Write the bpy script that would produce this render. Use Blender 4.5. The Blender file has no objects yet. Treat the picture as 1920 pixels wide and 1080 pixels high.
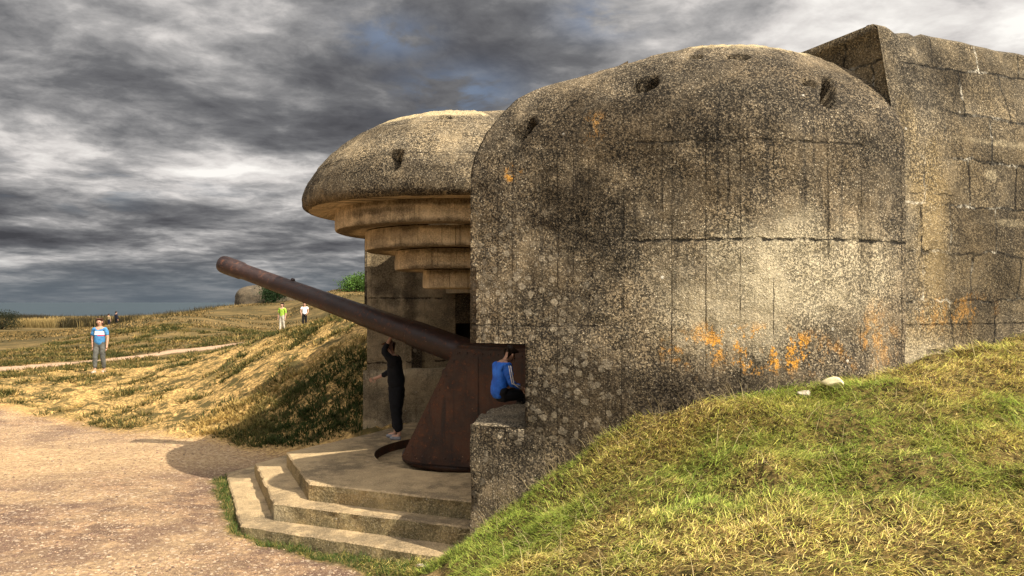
import bpy, bmesh, math, random
import numpy as np
from mathutils import Vector, Matrix

SC = bpy.context.scene
COL = SC.collection
rng = np.random.default_rng(7)
random.seed(7)
R = math.radians

# ------------------------------------------------------------------ camera
cam_d = bpy.data.cameras.new("camera")
cam = bpy.data.objects.new("camera", cam_d)
COL.objects.link(cam)
cam.location = (0, 0, 0)
cam.rotation_euler = (R(90), 0, 0)
cam_d.sensor_width = 36.0
cam_d.lens = 1400.0 / 1920.0 * 36.0
cam_d.shift_y = 25.0 / 1920.0
cam_d.clip_start = 0.1
cam_d.clip_end = 60000
SC.camera = cam

# ------------------------------------------------------------------ light
SUN_AZ = math.atan2(0.778, -0.628)          # from +Y towards +X
SUN_EL = R(46.7)
sdir = Vector((math.sin(SUN_AZ) * math.cos(SUN_EL), math.cos(SUN_AZ) * math.cos(SUN_EL), math.sin(SUN_EL)))
sun_d = bpy.data.lights.new("sun", 'SUN')
sun_d.energy = 4.6
sun_d.angle = R(0.5)
sun_d.color = (1.0, 0.90, 0.74)
sun = bpy.data.objects.new("sun", sun_d)
COL.objects.link(sun)
sun.rotation_euler = sdir.to_track_quat('Z', 'Y').to_euler()
sun.location = sdir * 50

SC.view_settings.view_transform = 'Standard'
SC.view_settings.look = 'None'
SC.view_settings.exposure = 0.85
SC.view_settings.gamma = 1.0
SC.view_settings.use_curve_mapping = False
SC.cycles.max_bounces = 6
SC.cycles.use_denoising = True


class NT:
    """small helper around a node tree"""
    def __init__(self, tree):
        self.t = tree
        self.n = tree.nodes
        self.l = tree.links

    def new(self, kind, **kw):
        nd = self.n.new(kind)
        for k, v in kw.items():
            setattr(nd, k, v)
        return nd

    def put(self, nd, key, val):
        s = nd.inputs[key]
        if isinstance(val, bpy.types.NodeSocket):
            self.l.new(val, s)
        else:
            if hasattr(s, 'default_value'):
                try:
                    n = len(s.default_value)
                    if isinstance(val, (int, float)):
                        val = (val,) * n
                    val = tuple(val)
                    if n == 4 and len(val) == 3:
                        val = val + (1.0,)
                except TypeError:
                    pass
                s.default_value = val

    def math(self, op, a, b=0.0, c=None, clamp=False):
        nd = self.new('ShaderNodeMath', operation=op, use_clamp=clamp)
        self.put(nd, 0, a)
        self.put(nd, 1, b)
        if c is not None:
            self.put(nd, 2, c)
        return nd.outputs[0]

    def vmath(self, op, a, b=(0, 0, 0), scale=None):
        nd = self.new('ShaderNodeVectorMath', operation=op)
        self.put(nd, 0, a)
        if op != 'SCALE' and op not in ('LENGTH', 'NORMALIZE'):
            self.put(nd, 1, b)
        if scale is not None:
            self.put(nd, 3, scale)
        return nd.outputs['Value'] if op in ('LENGTH', 'DISTANCE', 'DOT_PRODUCT') else nd.outputs[0]

    def noise(self, vec, scale, detail=4.0, rough=0.55, out='Fac', dist=0.0):
        nd = self.new('ShaderNodeTexNoise')
        self.put(nd, 'Vector', vec)
        self.put(nd, 'Scale', scale)
        self.put(nd, 'Detail', detail)
        self.put(nd, 'Roughness', rough)
        self.put(nd, 'Distortion', dist)
        return nd.outputs[out]

    def voronoi(self, vec, scale, out='Distance', feature='F1', rnd=1.0):
        nd = self.new('ShaderNodeTexVoronoi', feature=feature)
        self.put(nd, 'Vector', vec)
        self.put(nd, 'Scale', scale)
        self.put(nd, 'Randomness', rnd)
        return nd.outputs[out]

    def ramp(self, x, a, b, lo=0.0, hi=1.0, smooth=True):
        nd = self.new('ShaderNodeMapRange')
        nd.interpolation_type = 'SMOOTHSTEP' if smooth else 'LINEAR'
        self.put(nd, 'Value', x)
        self.put(nd, 'From Min', a)
        self.put(nd, 'From Max', b)
        self.put(nd, 'To Min', lo)
        self.put(nd, 'To Max', hi)
        return nd.outputs[0]

    def mix(self, f, a, b, mode='MIX'):
        nd = self.new('ShaderNodeMix', data_type='RGBA', blend_type=mode)
        self.put(nd, 0, f)
        self.put(nd, 6, a)
        self.put(nd, 7, b)
        return nd.outputs[2]

    def comb(self, x, y, z):
        nd = self.new('ShaderNodeCombineXYZ')
        self.put(nd, 0, x)
        self.put(nd, 1, y)
        self.put(nd, 2, z)
        return nd.outputs[0]

    def sep(self, v):
        nd = self.new('ShaderNodeSeparateXYZ')
        self.put(nd, 0, v)
        return nd.outputs

    def blob(self, uv, c, r, warp=None, edge=0.55):
        """1 inside an ellipse round c with radii r (on a 2-D uv), soft and noisy edge"""
        d = self.vmath('SUBTRACT', uv, (c[0], c[1], 0))
        d = self.vmath('DIVIDE', d, (r[0], r[1], 1))
        l = self.vmath('LENGTH', d)
        if warp is not None:
            l = self.math('ADD', l, warp)
        return self.ramp(l, 1.0 + edge, 1.0 - edge)


# ------------------------------------------------------------------ world: sky with broken cloud
world = bpy.data.worlds.new("World")
SC.world = world
world.use_nodes = True
W = NT(world.node_tree)
W.n.clear()
w_out = W.new('ShaderNodeOutputWorld')
w_bg = W.new('ShaderNodeBackground')
W.put(w_bg, 'Strength', 0.1)
W.l.new(w_bg.outputs[0], w_out.inputs[0])
sky = W.new('ShaderNodeTexSky', sky_type='NISHITA')
sky.sun_disc = False
sky.sun_elevation = SUN_EL
sky.sun_rotation = SUN_AZ
sky.altitude = 50
tc = W.new('ShaderNodeTexCoord')
dirv = tc.outputs['Generated']
SX, SY = 2.4, 7.7
dx, dy, dz = W.sep(dirv)
zz = W.math('ADD', W.math('MAXIMUM', dz, 0.0), 0.13)
cp = W.comb(W.math('DIVIDE', dx, zz), W.math('DIVIDE', dy, zz), 0.0)     # cloud deck plane
warp = W.noise(cp, 0.9, 4, 0.55, out='Color')
cpw = W.vmath('ADD', cp, W.vmath('SCALE', W.vmath('SUBTRACT', warp, (.5, .5, .5)), scale=0.40))
n1 = W.noise(W.vmath('ADD', cpw, (SX, SY, 0.0)), 0.75, 10, 0.60)
n2 = W.noise(W.vmath('ADD', cpw, (17.3 + SX, 4.1, 2.0)), 2.1, 9, 0.58)
n3 = W.noise(W.vmath('ADD', cp, (3.3, 9.1, 5.0)), 0.35, 3, 0.5)
n4 = W.noise(W.vmath('ADD', cpw, (1.3, 8.8, 4.0)), 5.5, 8, 0.62)
body = W.math('ADD', W.math('ADD', W.math('MULTIPLY', n1, 0.52), W.math('MULTIPLY', n2, 0.34)), W.math('MULTIPLY', n4, 0.16))
body = W.math('ADD', W.math('MULTIPLY', W.math('SUBTRACT', body, 0.5), 1.95), 0.520)


def dirblob(px, py, sx, sy):
    """soft patch of the cloud deck round a sky direction"""
    v = Vector(((px - 960) / 1400, 1.0, (565 - py) / 1400)).normalized()
    d = W.vmath('SUBTRACT', dirv, tuple(v))
    d = W.vmath('DIVIDE', d, (sx, 0.6, sy))
    return W.math('POWER', 2.718, W.math('MULTIPLY', W.math('POWER', W.vmath('LENGTH', d), 2.0), -1.0))


bright = W.math('MULTIPLY', dirblob(430, 305, 0.10, 0.035), 0.13)
bright = W.math('ADD', bright, W.math('MULTIPLY', dirblob(300, 170, 0.20, 0.030), 0.06))
bright = W.math('ADD', bright, W.math('MULTIPLY', dirblob(1700, 60, 0.22, 0.12), 0.02))
bright = W.math('ADD', bright, W.math('MULTIPLY', dirblob(700, 20, 0.30, 0.06), 0.03))
bright = W.math('SUBTRACT', bright, W.math('MULTIPLY', dirblob(150, 60, 0.30, 0.07), 0.11))
bright = W.math('SUBTRACT', bright, W.math('MULTIPLY', dirblob(230, 200, 0.12, 0.028), 0.07))
bright = W.math('SUBTRACT', bright, W.math('MULTIPLY', dirblob(640, 215, 0.10, 0.06), 0.09))
bright = W.math('SUBTRACT', bright, W.math('MULTIPLY', dirblob(250, 455, 0.60, 0.062), 0.12))
bright = W.math('SUBTRACT', bright, W.math('MULTIPLY', dirblob(40, 300, 0.14, 0.05), 0.12))
tone = W.math('ADD', body, bright)
cr = W.new('ShaderNodeValToRGB')
W.put(cr, 0, tone)
E_ = cr.color_ramp.elements
E_[0].position = 0.18
E_[0].color = (0.34, 0.34, 0.38, 1)
E_[1].position = 0.74
E_[1].color = (5.6, 5.4, 5.1, 1)
for pos, c in ((0.30, (0.60, 0.60, 0.65)), (0.39, (0.95, 0.95, 0.99)), (0.46, (1.55, 1.52, 1.53)), (0.53, (2.4, 2.32, 2.28)), (0.61, (3.9, 3.7, 3.55))):
    e = E_.new(pos)
    e.color = c + (1,)
cloud = cr.outputs[0]
# clear gaps: the blue sky shows through
gap = W.math('MULTIPLY', W.ramp(n3, 0.60, 0.70), W.ramp(n2, 0.54, 0.44))
gap = W.math('MAXIMUM', gap, W.math('MULTIPLY', dirblob(870, 175, 0.07, 0.03), W.ramp(n2, 0.53, 0.44)))
gap = W.math('MAXIMUM', gap, W.math('MULTIPLY', dirblob(730, 70, 0.05, 0.022), W.ramp(n2, 0.53, 0.44)))
gap = W.math('MAXIMUM', gap, W.math('MULTIPLY', dirblob(1130, 30, 0.05, 0.022), W.ramp(n2, 0.53, 0.44)))
skyc = W.mix(0.55, sky.outputs[0], (0.9, 1.1, 1.6))
cloud = W.mix(W.math('MULTIPLY', gap, 0.5), cloud, skyc)
# rain-blue band on the horizon
hz = W.ramp(dz, 0.075, 0.0)
cloud = W.mix(W.math('MULTIPLY', hz, 0.90), cloud, (0.66, 0.80, 0.94))
# sky brightened on the sun's side, behind the camera, as added fill for shaded faces
sund = W.vmath('DOT_PRODUCT', dirv, tuple(sdir))
gl = W.ramp(sund, 0.12, 0.9, 1.0, 4.6)
cloud = W.mix(1.0, cloud, W.comb(gl, gl, gl), 'MULTIPLY')
W.put(w_bg, 'Color', cloud)

# ------------------------------------------------------------------ helpers: objects
def tag(o, label=None, cat=None, group=None, kind=None):
    if label:
        o['label'] = label
    if cat:
        o['category'] = cat
    if group:
        o['group'] = group
    if kind:
        o['kind'] = kind
    return o


def empty(name, loc=(0, 0, 0), rz=0.0):
    o = bpy.data.objects.new(name, None)
    o.empty_display_size = 0.3
    COL.objects.link(o)
    o.location = loc
    o.rotation_euler = (0, 0, rz)
    return o


def link(name, me, mats=None, parent=None, smooth=True):
    o = bpy.data.objects.new(name, me)
    COL.objects.link(o)
    if mats is not None:
        if not isinstance(mats, (list, tuple)):
            mats = [mats]
        for m in mats:
            me.materials.append(m)
    if parent is not None:
        o.parent = parent
    if smooth and len(me.polygons):
        me.polygons.foreach_set('use_smooth', np.ones(len(me.polygons), dtype=bool))
    return o


def mesh_from(name, v, f):
    me = bpy.data.meshes.new(name)
    me.from_pydata([tuple(map(float, p)) for p in v], [], [tuple(map(int, q)) for q in f])
    me.update()
    return me


def fast_mesh(name, verts, quads=None, tris=None):
    me = bpy.data.meshes.new(name)
    nq = 0 if quads is None else len(quads)
    nt = 0 if tris is None else len(tris)
    me.vertices.add(len(verts))
    me.vertices.foreach_set('co', np.asarray(verts, dtype=np.float32).ravel())
    loops = []
    starts = []
    if nq:
        loops.append(np.asarray(quads, dtype=np.int32).ravel())
        starts.append(np.arange(nq, dtype=np.int32) * 4)
    if nt:
        loops.append(np.asarray(tris, dtype=np.int32).ravel())
        starts.append(nq * 4 + np.arange(nt, dtype=np.int32) * 3)
    lo = np.concatenate(loops)
    me.loops.add(len(lo))
    me.loops.foreach_set('vertex_index', lo)
    me.polygons.add(nq + nt)
    me.polygons.foreach_set('loop_start', np.concatenate(starts))
    me.update(calc_edges=True)
    return me


def vcol(me, name, rgb):
    a = me.attributes.new(name, 'FLOAT_COLOR', 'POINT')
    c = np.ones((len(rgb), 4), dtype=np.float32)
    c[:, :3] = rgb
    a.data.foreach_set('color', c.ravel())


def set_uv(me, uv):
    """uv given per vertex, in metres"""
    l = me.uv_layers.new(name='UVMap')
    idx = np.empty(len(me.loops), dtype=np.int32)
    me.loops.foreach_get('vertex_index', idx)
    l.data.foreach_set('uv', np.asarray(uv, dtype=np.float32)[idx].ravel())


def vnoise(x, y, seed=0):
    """smooth value noise on numpy arrays, 0..1"""
    xi = np.floor(x).astype(np.int64)
    yi = np.floor(y).astype(np.int64)
    xf = x - xi
    yf = y - yi
    xf = xf * xf * (3 - 2 * xf)
    yf = yf * yf * (3 - 2 * yf)

    def h(a, b):
        n = (a * 374761393 + b * 668265263 + seed * 1442695041) & 0xFFFFFFFF
        n = ((n ^ (n >> 13)) * 1274126177) & 0xFFFFFFFF
        n = n ^ (n >> 16)
        return (n & 0xFFFF) / 65535.0
    a = h(xi, yi)
    b = h(xi + 1, yi)
    c = h(xi, yi + 1)
    d = h(xi + 1, yi + 1)
    return (a * (1 - xf) + b * xf) * (1 - yf) + (c * (1 - xf) + d * xf) * yf


def fbm(x, y, s, oct=4, seed=0):
    r = 0
    a = 0.5
    t = 0
    for o in range(oct):
        r = r + a * vnoise(x * s, y * s, seed + o * 17)
        t += a
        a *= 0.55
        s *= 2.03
    return r / t


def new_mat(name):
    m = bpy.data.materials.new(name)
    m.use_nodes = True
    t = NT(m.node_tree)
    b = m.node_tree.nodes['Principled BSDF']
    b.inputs['Specular IOR Level'].default_value = 0.25
    b.inputs['Roughness'].default_value = 0.9
    return m, t, b


def plain(name, col, rough=0.85, var=0.25, scale=18, metallic=0.0, bump=0.0):
    m, t, b = new_mat(name)
    g = t.new('ShaderNodeTexCoord').outputs['Object']
    n = t.noise(g, scale, 5, 0.6)
    lo = tuple(c * (1 - var) for c in col)
    hi = tuple(min(1, c * (1 + var)) for c in col)
    t.put(b, 'Base Color', t.mix(t.ramp(n, .3, .7), lo, hi))
    b.inputs['Roughness'].default_value = rough
    b.inputs['Metallic'].default_value = metallic
    if bump:
        bp = t.new('ShaderNodeBump')
        t.put(bp, 'Strength', 0.6)
        t.put(bp, 'Distance', bump)
        t.put(bp, 'Height', n)
        t.put(b, 'Normal', bp.outputs[0])
    return m


# ------------------------------------------------------------------ concrete
def concrete(name, tan=(0.40, 0.33, 0.225), grey=(0.30, 0.275, 0.225), dark=(0.030, 0.026, 0.021),
             stains_and_shade=(), lights=(), lichen=(), speck=1.0, boards=None, courses=False, joints=(), bigpeb=(), ochre=(), sand=(), wide=0.0,
             streak=0.5, bumpd=0.02, base_dark=0.35):
    m, t, b = new_mat(name)
    tcn = t.new('ShaderNodeTexCoord')
    ob = tcn.outputs['Object']
    uv = tcn.outputs['UV']
    u, v, _ = t.sep(uv)
    big = t.noise(ob, 0.9, 5, 0.6)
    mid = t.noise(ob, 4.2, 5, 0.65)
    fine = t.noise(ob, 24, 3, 0.6)
    pit = t.noise(ob, 42, 2, 0.5)
    grit = t.noise(ob, 60, 3, .74)
    grit2 = t.noise(t.vmath('ADD', ob, (7.7, 3.1, 1.9)), 31, 4, .72)
    wp = t.math('MULTIPLY', t.math('SUBTRACT', t.noise(ob, 2.1, 6, 0.7), 0.5), 2.6)
    col = t.mix(t.ramp(big, .38, .62), grey, tan)
    col = t.mix(t.math('MULTIPLY', t.ramp(mid, .42, .68), 0.45), col, tuple(c * 1.35 for c in tan))
    # broad dark weathering
    dk = t.ramp(t.math('ADD', t.math('MULTIPLY', big, .5), t.math('MULTIPLY', mid, .5)), .56, .40, 0, base_dark)
    # vertical run-off streaks
    st = t.noise(t.comb(t.math('MULTIPLY', u, 11.0), t.math('MULTIPLY', v, 0.40), 0.0), 1.0, 6, 0.68)
    dk = t.math('MAXIMUM', dk, t.ramp(st, .51, .66, 0, streak))
    stn_and_shade = None  # real stains, plus shade painted into the colour on visor and soffit
    for c, r, k in stains_and_shade:
        x = t.math('MULTIPLY', t.blob(uv, c, r, wp), k)
        stn_and_shade = x if stn_and_shade is None else t.math('MAXIMUM', stn_and_shade, x)
    if wide:
        # broad run-off streaks below the dome
        ws = t.noise(t.comb(t.math('MULTIPLY', u, 4.2), t.math('MULTIPLY', v, 0.22), 4.0), 1.0, 6, 0.66)
        x = t.math('MULTIPLY', t.ramp(ws, .50, .64), t.math('MULTIPLY', t.ramp(v, -.3, .9, .35, 1.0), wide))
        stn_and_shade = x if stn_and_shade is None else t.math('MAXIMUM', stn_and_shade, x)
        # smoother skin where the surface has not weathered out
    lt = None
    for c, r, k in lights:
        x = t.math('MULTIPLY', t.blob(uv, c, r, wp), k)
        lt = x if lt is None else t.math('MAXIMUM', lt, x)
    if lt is not None:
        dk = t.math('MULTIPLY', dk, t.math('SUBTRACT', 1.0, t.math('MULTIPLY', lt, .85)))
        col = t.mix(t.math('MULTIPLY', lt, .85), col, (0.62, 0.53, 0.355))
    col = t.mix(dk, col, tuple(c * 1.5 for c in dark))
    for c, r, k in ochre:
        x = t.math('MULTIPLY', t.blob(uv, c, r, wp), k)
        col = t.mix(t.math('MULTIPLY', x, .62), col, t.mix(grit2, (0.16, 0.11, 0.05), (0.44, 0.31, 0.12)))
    # aggregate: pale pebbles and black pits, at several sizes
    psc = 58
    pr, pg, pb = t.sep(t.voronoi(ob, psc, 'Color'))
    pd = t.voronoi(ob, psc, 'Distance')
    col = t.mix(t.math('MULTIPLY', t.ramp(grit, .50, .60), .30 * speck), col, (0.50, 0.40, 0.255))
    peb = t.math('MULTIPLY', t.ramp(pr, .70, .84), t.ramp(pd, .55, .28))
    peb = t.math('MULTIPLY', peb, t.ramp(dk, .2, .9, 1.0, .45))
    col = t.mix(t.math('MULTIPLY', peb, .75 * speck), col, t.mix(pg, (0.52, 0.40, 0.25), (0.72, 0.64, 0.48)))
    pits = t.math('MAXIMUM', t.ramp(grit, .47, .42), t.ramp(grit2, .445, .385))
    pits = t.math('MAXIMUM', pits, t.math('MULTIPLY', t.ramp(pit, .54, .62), .8))
    pits = t.math('MULTIPLY', pits, .97 * speck)
    pits = t.math('MULTIPLY', pits, t.ramp(t.noise(t.vmath('ADD', ob, (1.3, 6.1, 2.7)), 1.5, 5, .68), .40, .56, .34, 1.0))
    if lt is not None:
        pits = t.math('MULTIPLY', pits, t.math('SUBTRACT', 1.0, t.math('MULTIPLY', lt, .30)))
    col = t.mix(pits, col, dark)
    vc7 = t.sep(t.voronoi(ob, 5.5, 'Color'))[0]
    pale = t.math('MULTIPLY', t.ramp(t.voronoi(ob, 5.5, 'Distance'), .10, .06), t.ramp(vc7, .86, .90))
    col = t.mix(t.math('MULTIPLY', pale, .8 * speck), col, (0.72, 0.68, 0.58))
    for c, r, k in sand:
        x = t.math('MULTIPLY', t.blob(uv, c, r, t.math('MULTIPLY', wp, .35), .12), k)
        col = t.mix(x, col, t.mix(grit, (0.40, 0.31, 0.17), (0.62, 0.50, 0.29)))
    height = t.math('SUBTRACT', t.math('ADD', t.math('MULTIPLY', fine, .5), t.math('MULTIPLY', peb, .35)), t.math('MULTIPLY', pits, .8))
    if stn_and_shade is not None:
        stn_and_shade = t.math('MULTIPLY', stn_and_shade, t.ramp(grit2, .36, .58, 1.0, .80))
        col = t.mix(t.math('MULTIPLY', stn_and_shade, .94), col, t.mix(1.0, col, (0.095, 0.082, 0.072), 'MULTIPLY'))
    for c, r, k in bigpeb:
        mk = t.math('MULTIPLY', t.blob(uv, c, r, wp), k)
        obw = t.vmath('ADD', ob, t.vmath('SCALE', t.vmath('SUBTRACT', t.noise(ob, 9, 4, .7, out='Color'), (.5, .5, .5)), scale=.09))
        bd = t.voronoi(obw, 12, 'Distance')
        bc = t.sep(t.voronoi(obw, 12, 'Color'))
        x = t.math('MULTIPLY', t.math('MULTIPLY', t.ramp(bd, .50, .36), t.ramp(bc[0], .35, .5)), mk)
        col = t.mix(t.math('MULTIPLY', x, .8), col, t.mix(bc[1], (0.24, 0.21, 0.16), (0.50, 0.42, 0.30)))
        height = t.math('ADD', height, t.math('MULTIPLY', x, .9))
    if boards:
        # shuttering marks: vertical below the spring line, horizontal above
        vs, wv, wh, k = boards
        def lines(x, w):
            fr = t.math('FRACT', t.math('DIVIDE', t.math('ADD', x, t.math('MULTIPLY', t.math('SUBTRACT', mid, .5), .03)), w))
            wnz = t.new('ShaderNodeTexWhiteNoise', noise_dimensions='1D')
            t.put(wnz, 'W', t.math('FLOOR', t.math('DIVIDE', t.math('ADD', x, t.math('MULTIPLY', t.math('SUBTRACT', mid, .5), .03)), w)))
            k_ = t.ramp(wnz.outputs['Value'], .25, .95)
            return t.math('MULTIPLY', t.math('MULTIPLY', t.ramp(fr, .0, .09, 1, 0), k_), t.ramp(t.noise(t.vmath('ADD', ob, (2.2, 5.5, 1.1)), 3.2, 5, .7), .40, .60))
        lv = lines(u, wv)
        lh = lines(v, wh)
        sel = t.ramp(v, vs - .03, vs + .03)
        ln = t.math('MULTIPLY', t.math('ADD', t.math('MULTIPLY', lv, t.math('SUBTRACT', 1.0, sel)), t.math('MULTIPLY', lh, sel)), k)
        col = t.mix(ln, col, dark)
        height = t.math('SUBTRACT', height, t.math('MULTIPLY', ln, .8))
    for axis, pos, lo, hi, w, k in joints:
        # single joints: axis 'v' = horizontal line at height pos, 'u' = vertical line
        a, o = (v, u) if axis == 'v' else (u, v)
        wob = t.math('MULTIPLY', t.math('SUBTRACT', t.noise(ob, 5, 6, .78), .5), .085)
        dd = t.math('ABSOLUTE', t.math('SUBTRACT', t.math('ADD', a, wob), pos))
        wn = t.ramp(t.noise(t.vmath('ADD', ob, (3.7, 1.1, 8.2)), 7, 4, .7), .36, .64, w * .25, w * 1.25)
        x = t.math('MULTIPLY', t.ramp(t.math('DIVIDE', dd, wn), 1.0, .3), t.math('MULTIPLY', t.ramp(o, lo - .05, lo + .05), t.ramp(o, hi + .05, hi - .05)))
        x = t.math('MULTIPLY', x, t.ramp(t.noise(ob, 5, 3, .6), .38, .52, .10, 1.0))
        col = t.mix(t.math('MULTIPLY', x, k), col, tuple(c * .6 for c in dark))
        height = t.math('SUBTRACT', height, t.math('MULTIPLY', x, 1.6))
    if courses:
        br = t.new('ShaderNodeTexBrick')
        br.offset = 0.5
        wv_ = t.vmath('ADD', uv, t.vmath('SCALE', t.vmath('SUBTRACT', t.noise(ob, 1.6, 5, .65, out='Color'), (.5, .5, .5)), scale=.26))
        t.put(br, 'Vector', wv_)
        t.put(br, 'Scale', 1.0)
        t.put(br, 'Brick Width', 0.74)
        t.put(br, 'Row Height', 0.50)
        t.put(br, 'Mortar Size', 0.018)
        t.put(br, 'Mortar Smooth', 0.5)
        t.put(br, 'Color1', (0.50, 0.47, 0.42))
        t.put(br, 'Color2', (1.15, 1.12, 1.05))
        mk = t.math('MULTIPLY', t.math('MULTIPLY', br.outputs['Fac'], t.ramp(grit2, .40, .56)), t.ramp(t.noise(ob, 1.9, 4, .65), .50, .64))
        bri = t.mix(t.math('MULTIPLY', t.ramp(u, .4, 1.0), .75), (1, 1, 1), br.outputs['Color'])
        col = t.mix(1.0, col, bri, 'MULTIPLY')
        col = t.mix(t.math('MULTIPLY', mk, .75), col, (0.60, 0.54, 0.42))
        mk2 = t.math('MULTIPLY', br.outputs['Fac'], t.ramp(t.noise(ob, 2.2, 4, .65), .46, .36))
        col = t.mix(t.math('MULTIPLY', mk2, .7), col, dark)
        height = t.math('SUBTRACT', height, t.math('MULTIPLY', mk2, 1.2))
    for c, r, k in lichen:
        mk = t.blob(uv, c, r, wp)
        x = t.math('MULTIPLY', t.ramp(t.noise(t.vmath('MULTIPLY', ob, (1, 1, .7)), 6.0, 7, .80), .515, .57), t.math('MULTIPLY', mk, k))
        x = t.math('MULTIPLY', x, t.ramp(grit, .40, .50, .25, 1))
        col = t.mix(x, col, t.mix(fine, (0.62, 0.24, 0.025), (0.60, 0.34, 0.07)))
    t.put(b, 'Base Color', col)
    b.inputs['Roughness'].default_value = .95
    b.inputs['Specular IOR Level'].default_value = .12
    bp = t.new('ShaderNodeBump')
    t.put(bp, 'Strength', 0.9)
    t.put(bp, 'Distance', bumpd)
    t.put(bp, 'Height', height)
    t.put(b, 'Normal', bp.outputs[0])
    return m


# ------------------------------------------------------------------ terrain
CTRL = [
    # gravel forecourt
    (-3, 7.6, -2.78), (-6, 7.5, -2.78), (-4.4, 11.2, -2.69), (-5.9, 13.1, -2.64), (-12, 17.6, -2.70),
    (-8, 12, -2.74), (-10, 9, -2.78), (-7.4, 15.6, -2.66), (-5.0, 14.0, -2.66), (-2.5, 9.0, -2.76), (-1.5, 8.0, -2.78), (-14, 13, -2.74),
    (-3.2, 13.3, -2.55), (-2.6, 13.3, -2.40), (-.8, 8.3, -2.76), (-1.2, 7.0, -2.76), (-3.5, 4, -2.78), (-8, 3, -2.78),
    # bank beside the far wing
    (-4.1, 14.6, -2.05), (-3.9, 15.2, -1.45), (-3.2, 16.2, -.72), (-3.0, 14.6, -1.6), (-4.2, 17.6, -.75), (-4.2, 19, -.36), (-6.1, 22, -.74),
    (-5.4, 17, -1.45), (-6.6, 17.5, -1.95), (-8.2, 25, -1.20), (-9.6, 27, -1.66), (-8.5, 20, -2.0), (-10.5, 20.5, -2.36),
    (0, 18, .3), (2, 22, .6), (0, 25, .2), (-4, 26, -.5),
    # field
    (-17.8, 26, -2.36), (-13.2, 24, -2.31), (-13, 32, -2.25), (-25, 30, -2.5), (-20, 20, -2.6), (-48, 91, -3.05), (-22, 50, -.95), (-26, 70, -.38),
    (-23.6, 72, -.08), (-14.2, 46, -1.87), (-12.5, 50, -1.5), (-18, 60, -1.05), (-14.6, 60, .75), (-12, 60, .8), (-41, 80, -2.6), (-9, 40, -1.2),
    (-30, 45, -2.5), (-40, 50, -2.7), (-75, 110, -3.15), (-60, 60, -3.0), (-100, 100, -3.2), (-20, 110, -2.6), (-60, 140, -3.2), (0, 140, -3), (-120, 140, -3.2),
    (-20, 38, -2.4), (-10, 70, -.2), (-32, 62, -2.0),
    # grass bank on the right, the camera stands on it
    (2.15, 6.85, -.86), (1.63, 6.92, -.98), (1.11, 7.08, -1.15), (.72, 7.18, -1.46), (.41, 7.25, -1.68), (.13, 7.35, -1.93), (-.21, 7.5, -2.22), (-.48, 7.5, -2.50),
    (2.65, 6.88, -.80), (3.22, 7.05, -.72), (3.86, 7.4, -.635), (5.9, 8.6, -.37), (7.8, 9.45, -.28), (11, 10.8, -.1),
    (1.24, 3.94, -1.45), (2.42, 3.53, -1.30), (.47, 4.68, -1.72), (-.04, 5.44, -2.0), (-.5, 6.39, -2.36), (-.48, 6.93, -2.42), (.1, 6.4, -2.02),
    (0, 0, -1.65), (-2, 0, -2.5), (3, 0, -1.45), (6, 2, -1.1), (0, -10, -1.9), (15, 0, -.8), (-10, -8, -2.8), (14, 20, .3), (9, 6, -.6),
    (3, 5, -1.02), (1.6, 5.5, -1.28), (5, 5.6, -.82), (-.95, 5.6, -2.62),
    # below the casemate
    (-.6, 11, -2.95), (-2, 11, -2.85), (2, 11.5, -2.6), (1.0, 13.2, -2.6), (-.9, 12.9, -2.9), (-1.6, 12.9, -2.7), (.3, 14.2, -2.5), (0, 13.3, -2.8), (1.6, 9.5, -2.6),
]
_c = np.array(CTRL)


def _tps(r2):
    return np.where(r2 > 1e-9, 0.5 * r2 * np.log(np.maximum(r2, 1e-9)), 0.0)


def _fit():
    n = len(_c)
    # compress distances so that far points count like near ones
    q = _warpxy(_c[:, 0], _c[:, 1])
    d2 = ((q[:, None, :] - q[None, :, :]) ** 2).sum(-1)
    A = np.zeros((n + 3, n + 3))
    A[:n, :n] = _tps(d2) + np.eye(n) * 0.004
    A[:n, n] = 1
    A[:n, n + 1:] = q
    A[n:, :n] = A[:n, n:].T
    rhs = np.concatenate([_c[:, 2], np.zeros(3)])
    return np.linalg.solve(A, rhs), q


def _warpxy(x, y):
    r = np.sqrt(x * x + (y - 8) ** 2) + 1e-9
    k = 12 * np.log1p(r / 12) / r
    return np.stack([x * k, (y - 8) * k], -1)


_wts, _q = _fit()


def ground_z(x, y):
    x = np.asarray(x, dtype=float)
    y = np.asarray(y, dtype=float)
    sh = x.shape
    xf = x.ravel()
    yf = y.ravel()
    out = np.empty(len(xf))
    for i in range(0, len(xf), 40000):
        q = _warpxy(xf[i:i + 40000], yf[i:i + 40000])
        d2 = ((q[:, None, :] - _q[None, :, :]) ** 2).sum(-1)
        out[i:i + 40000] = _tps(d2) @ _wts[:-3] + _wts[-3] + q @ _wts[-2:]
    r = np.sqrt(xf * xf + yf * yf)
    k = np.clip((r - 110) / 50, 0, 1)
    out = np.clip(out, -3.6, 3.0) * (1 - k) - 3.2 * k
    cl = np.clip((r - 190) / 25, 0, 1)
    out = out - 64 * cl * cl * (3 - 2 * cl)
    return out.reshape(sh)


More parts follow.
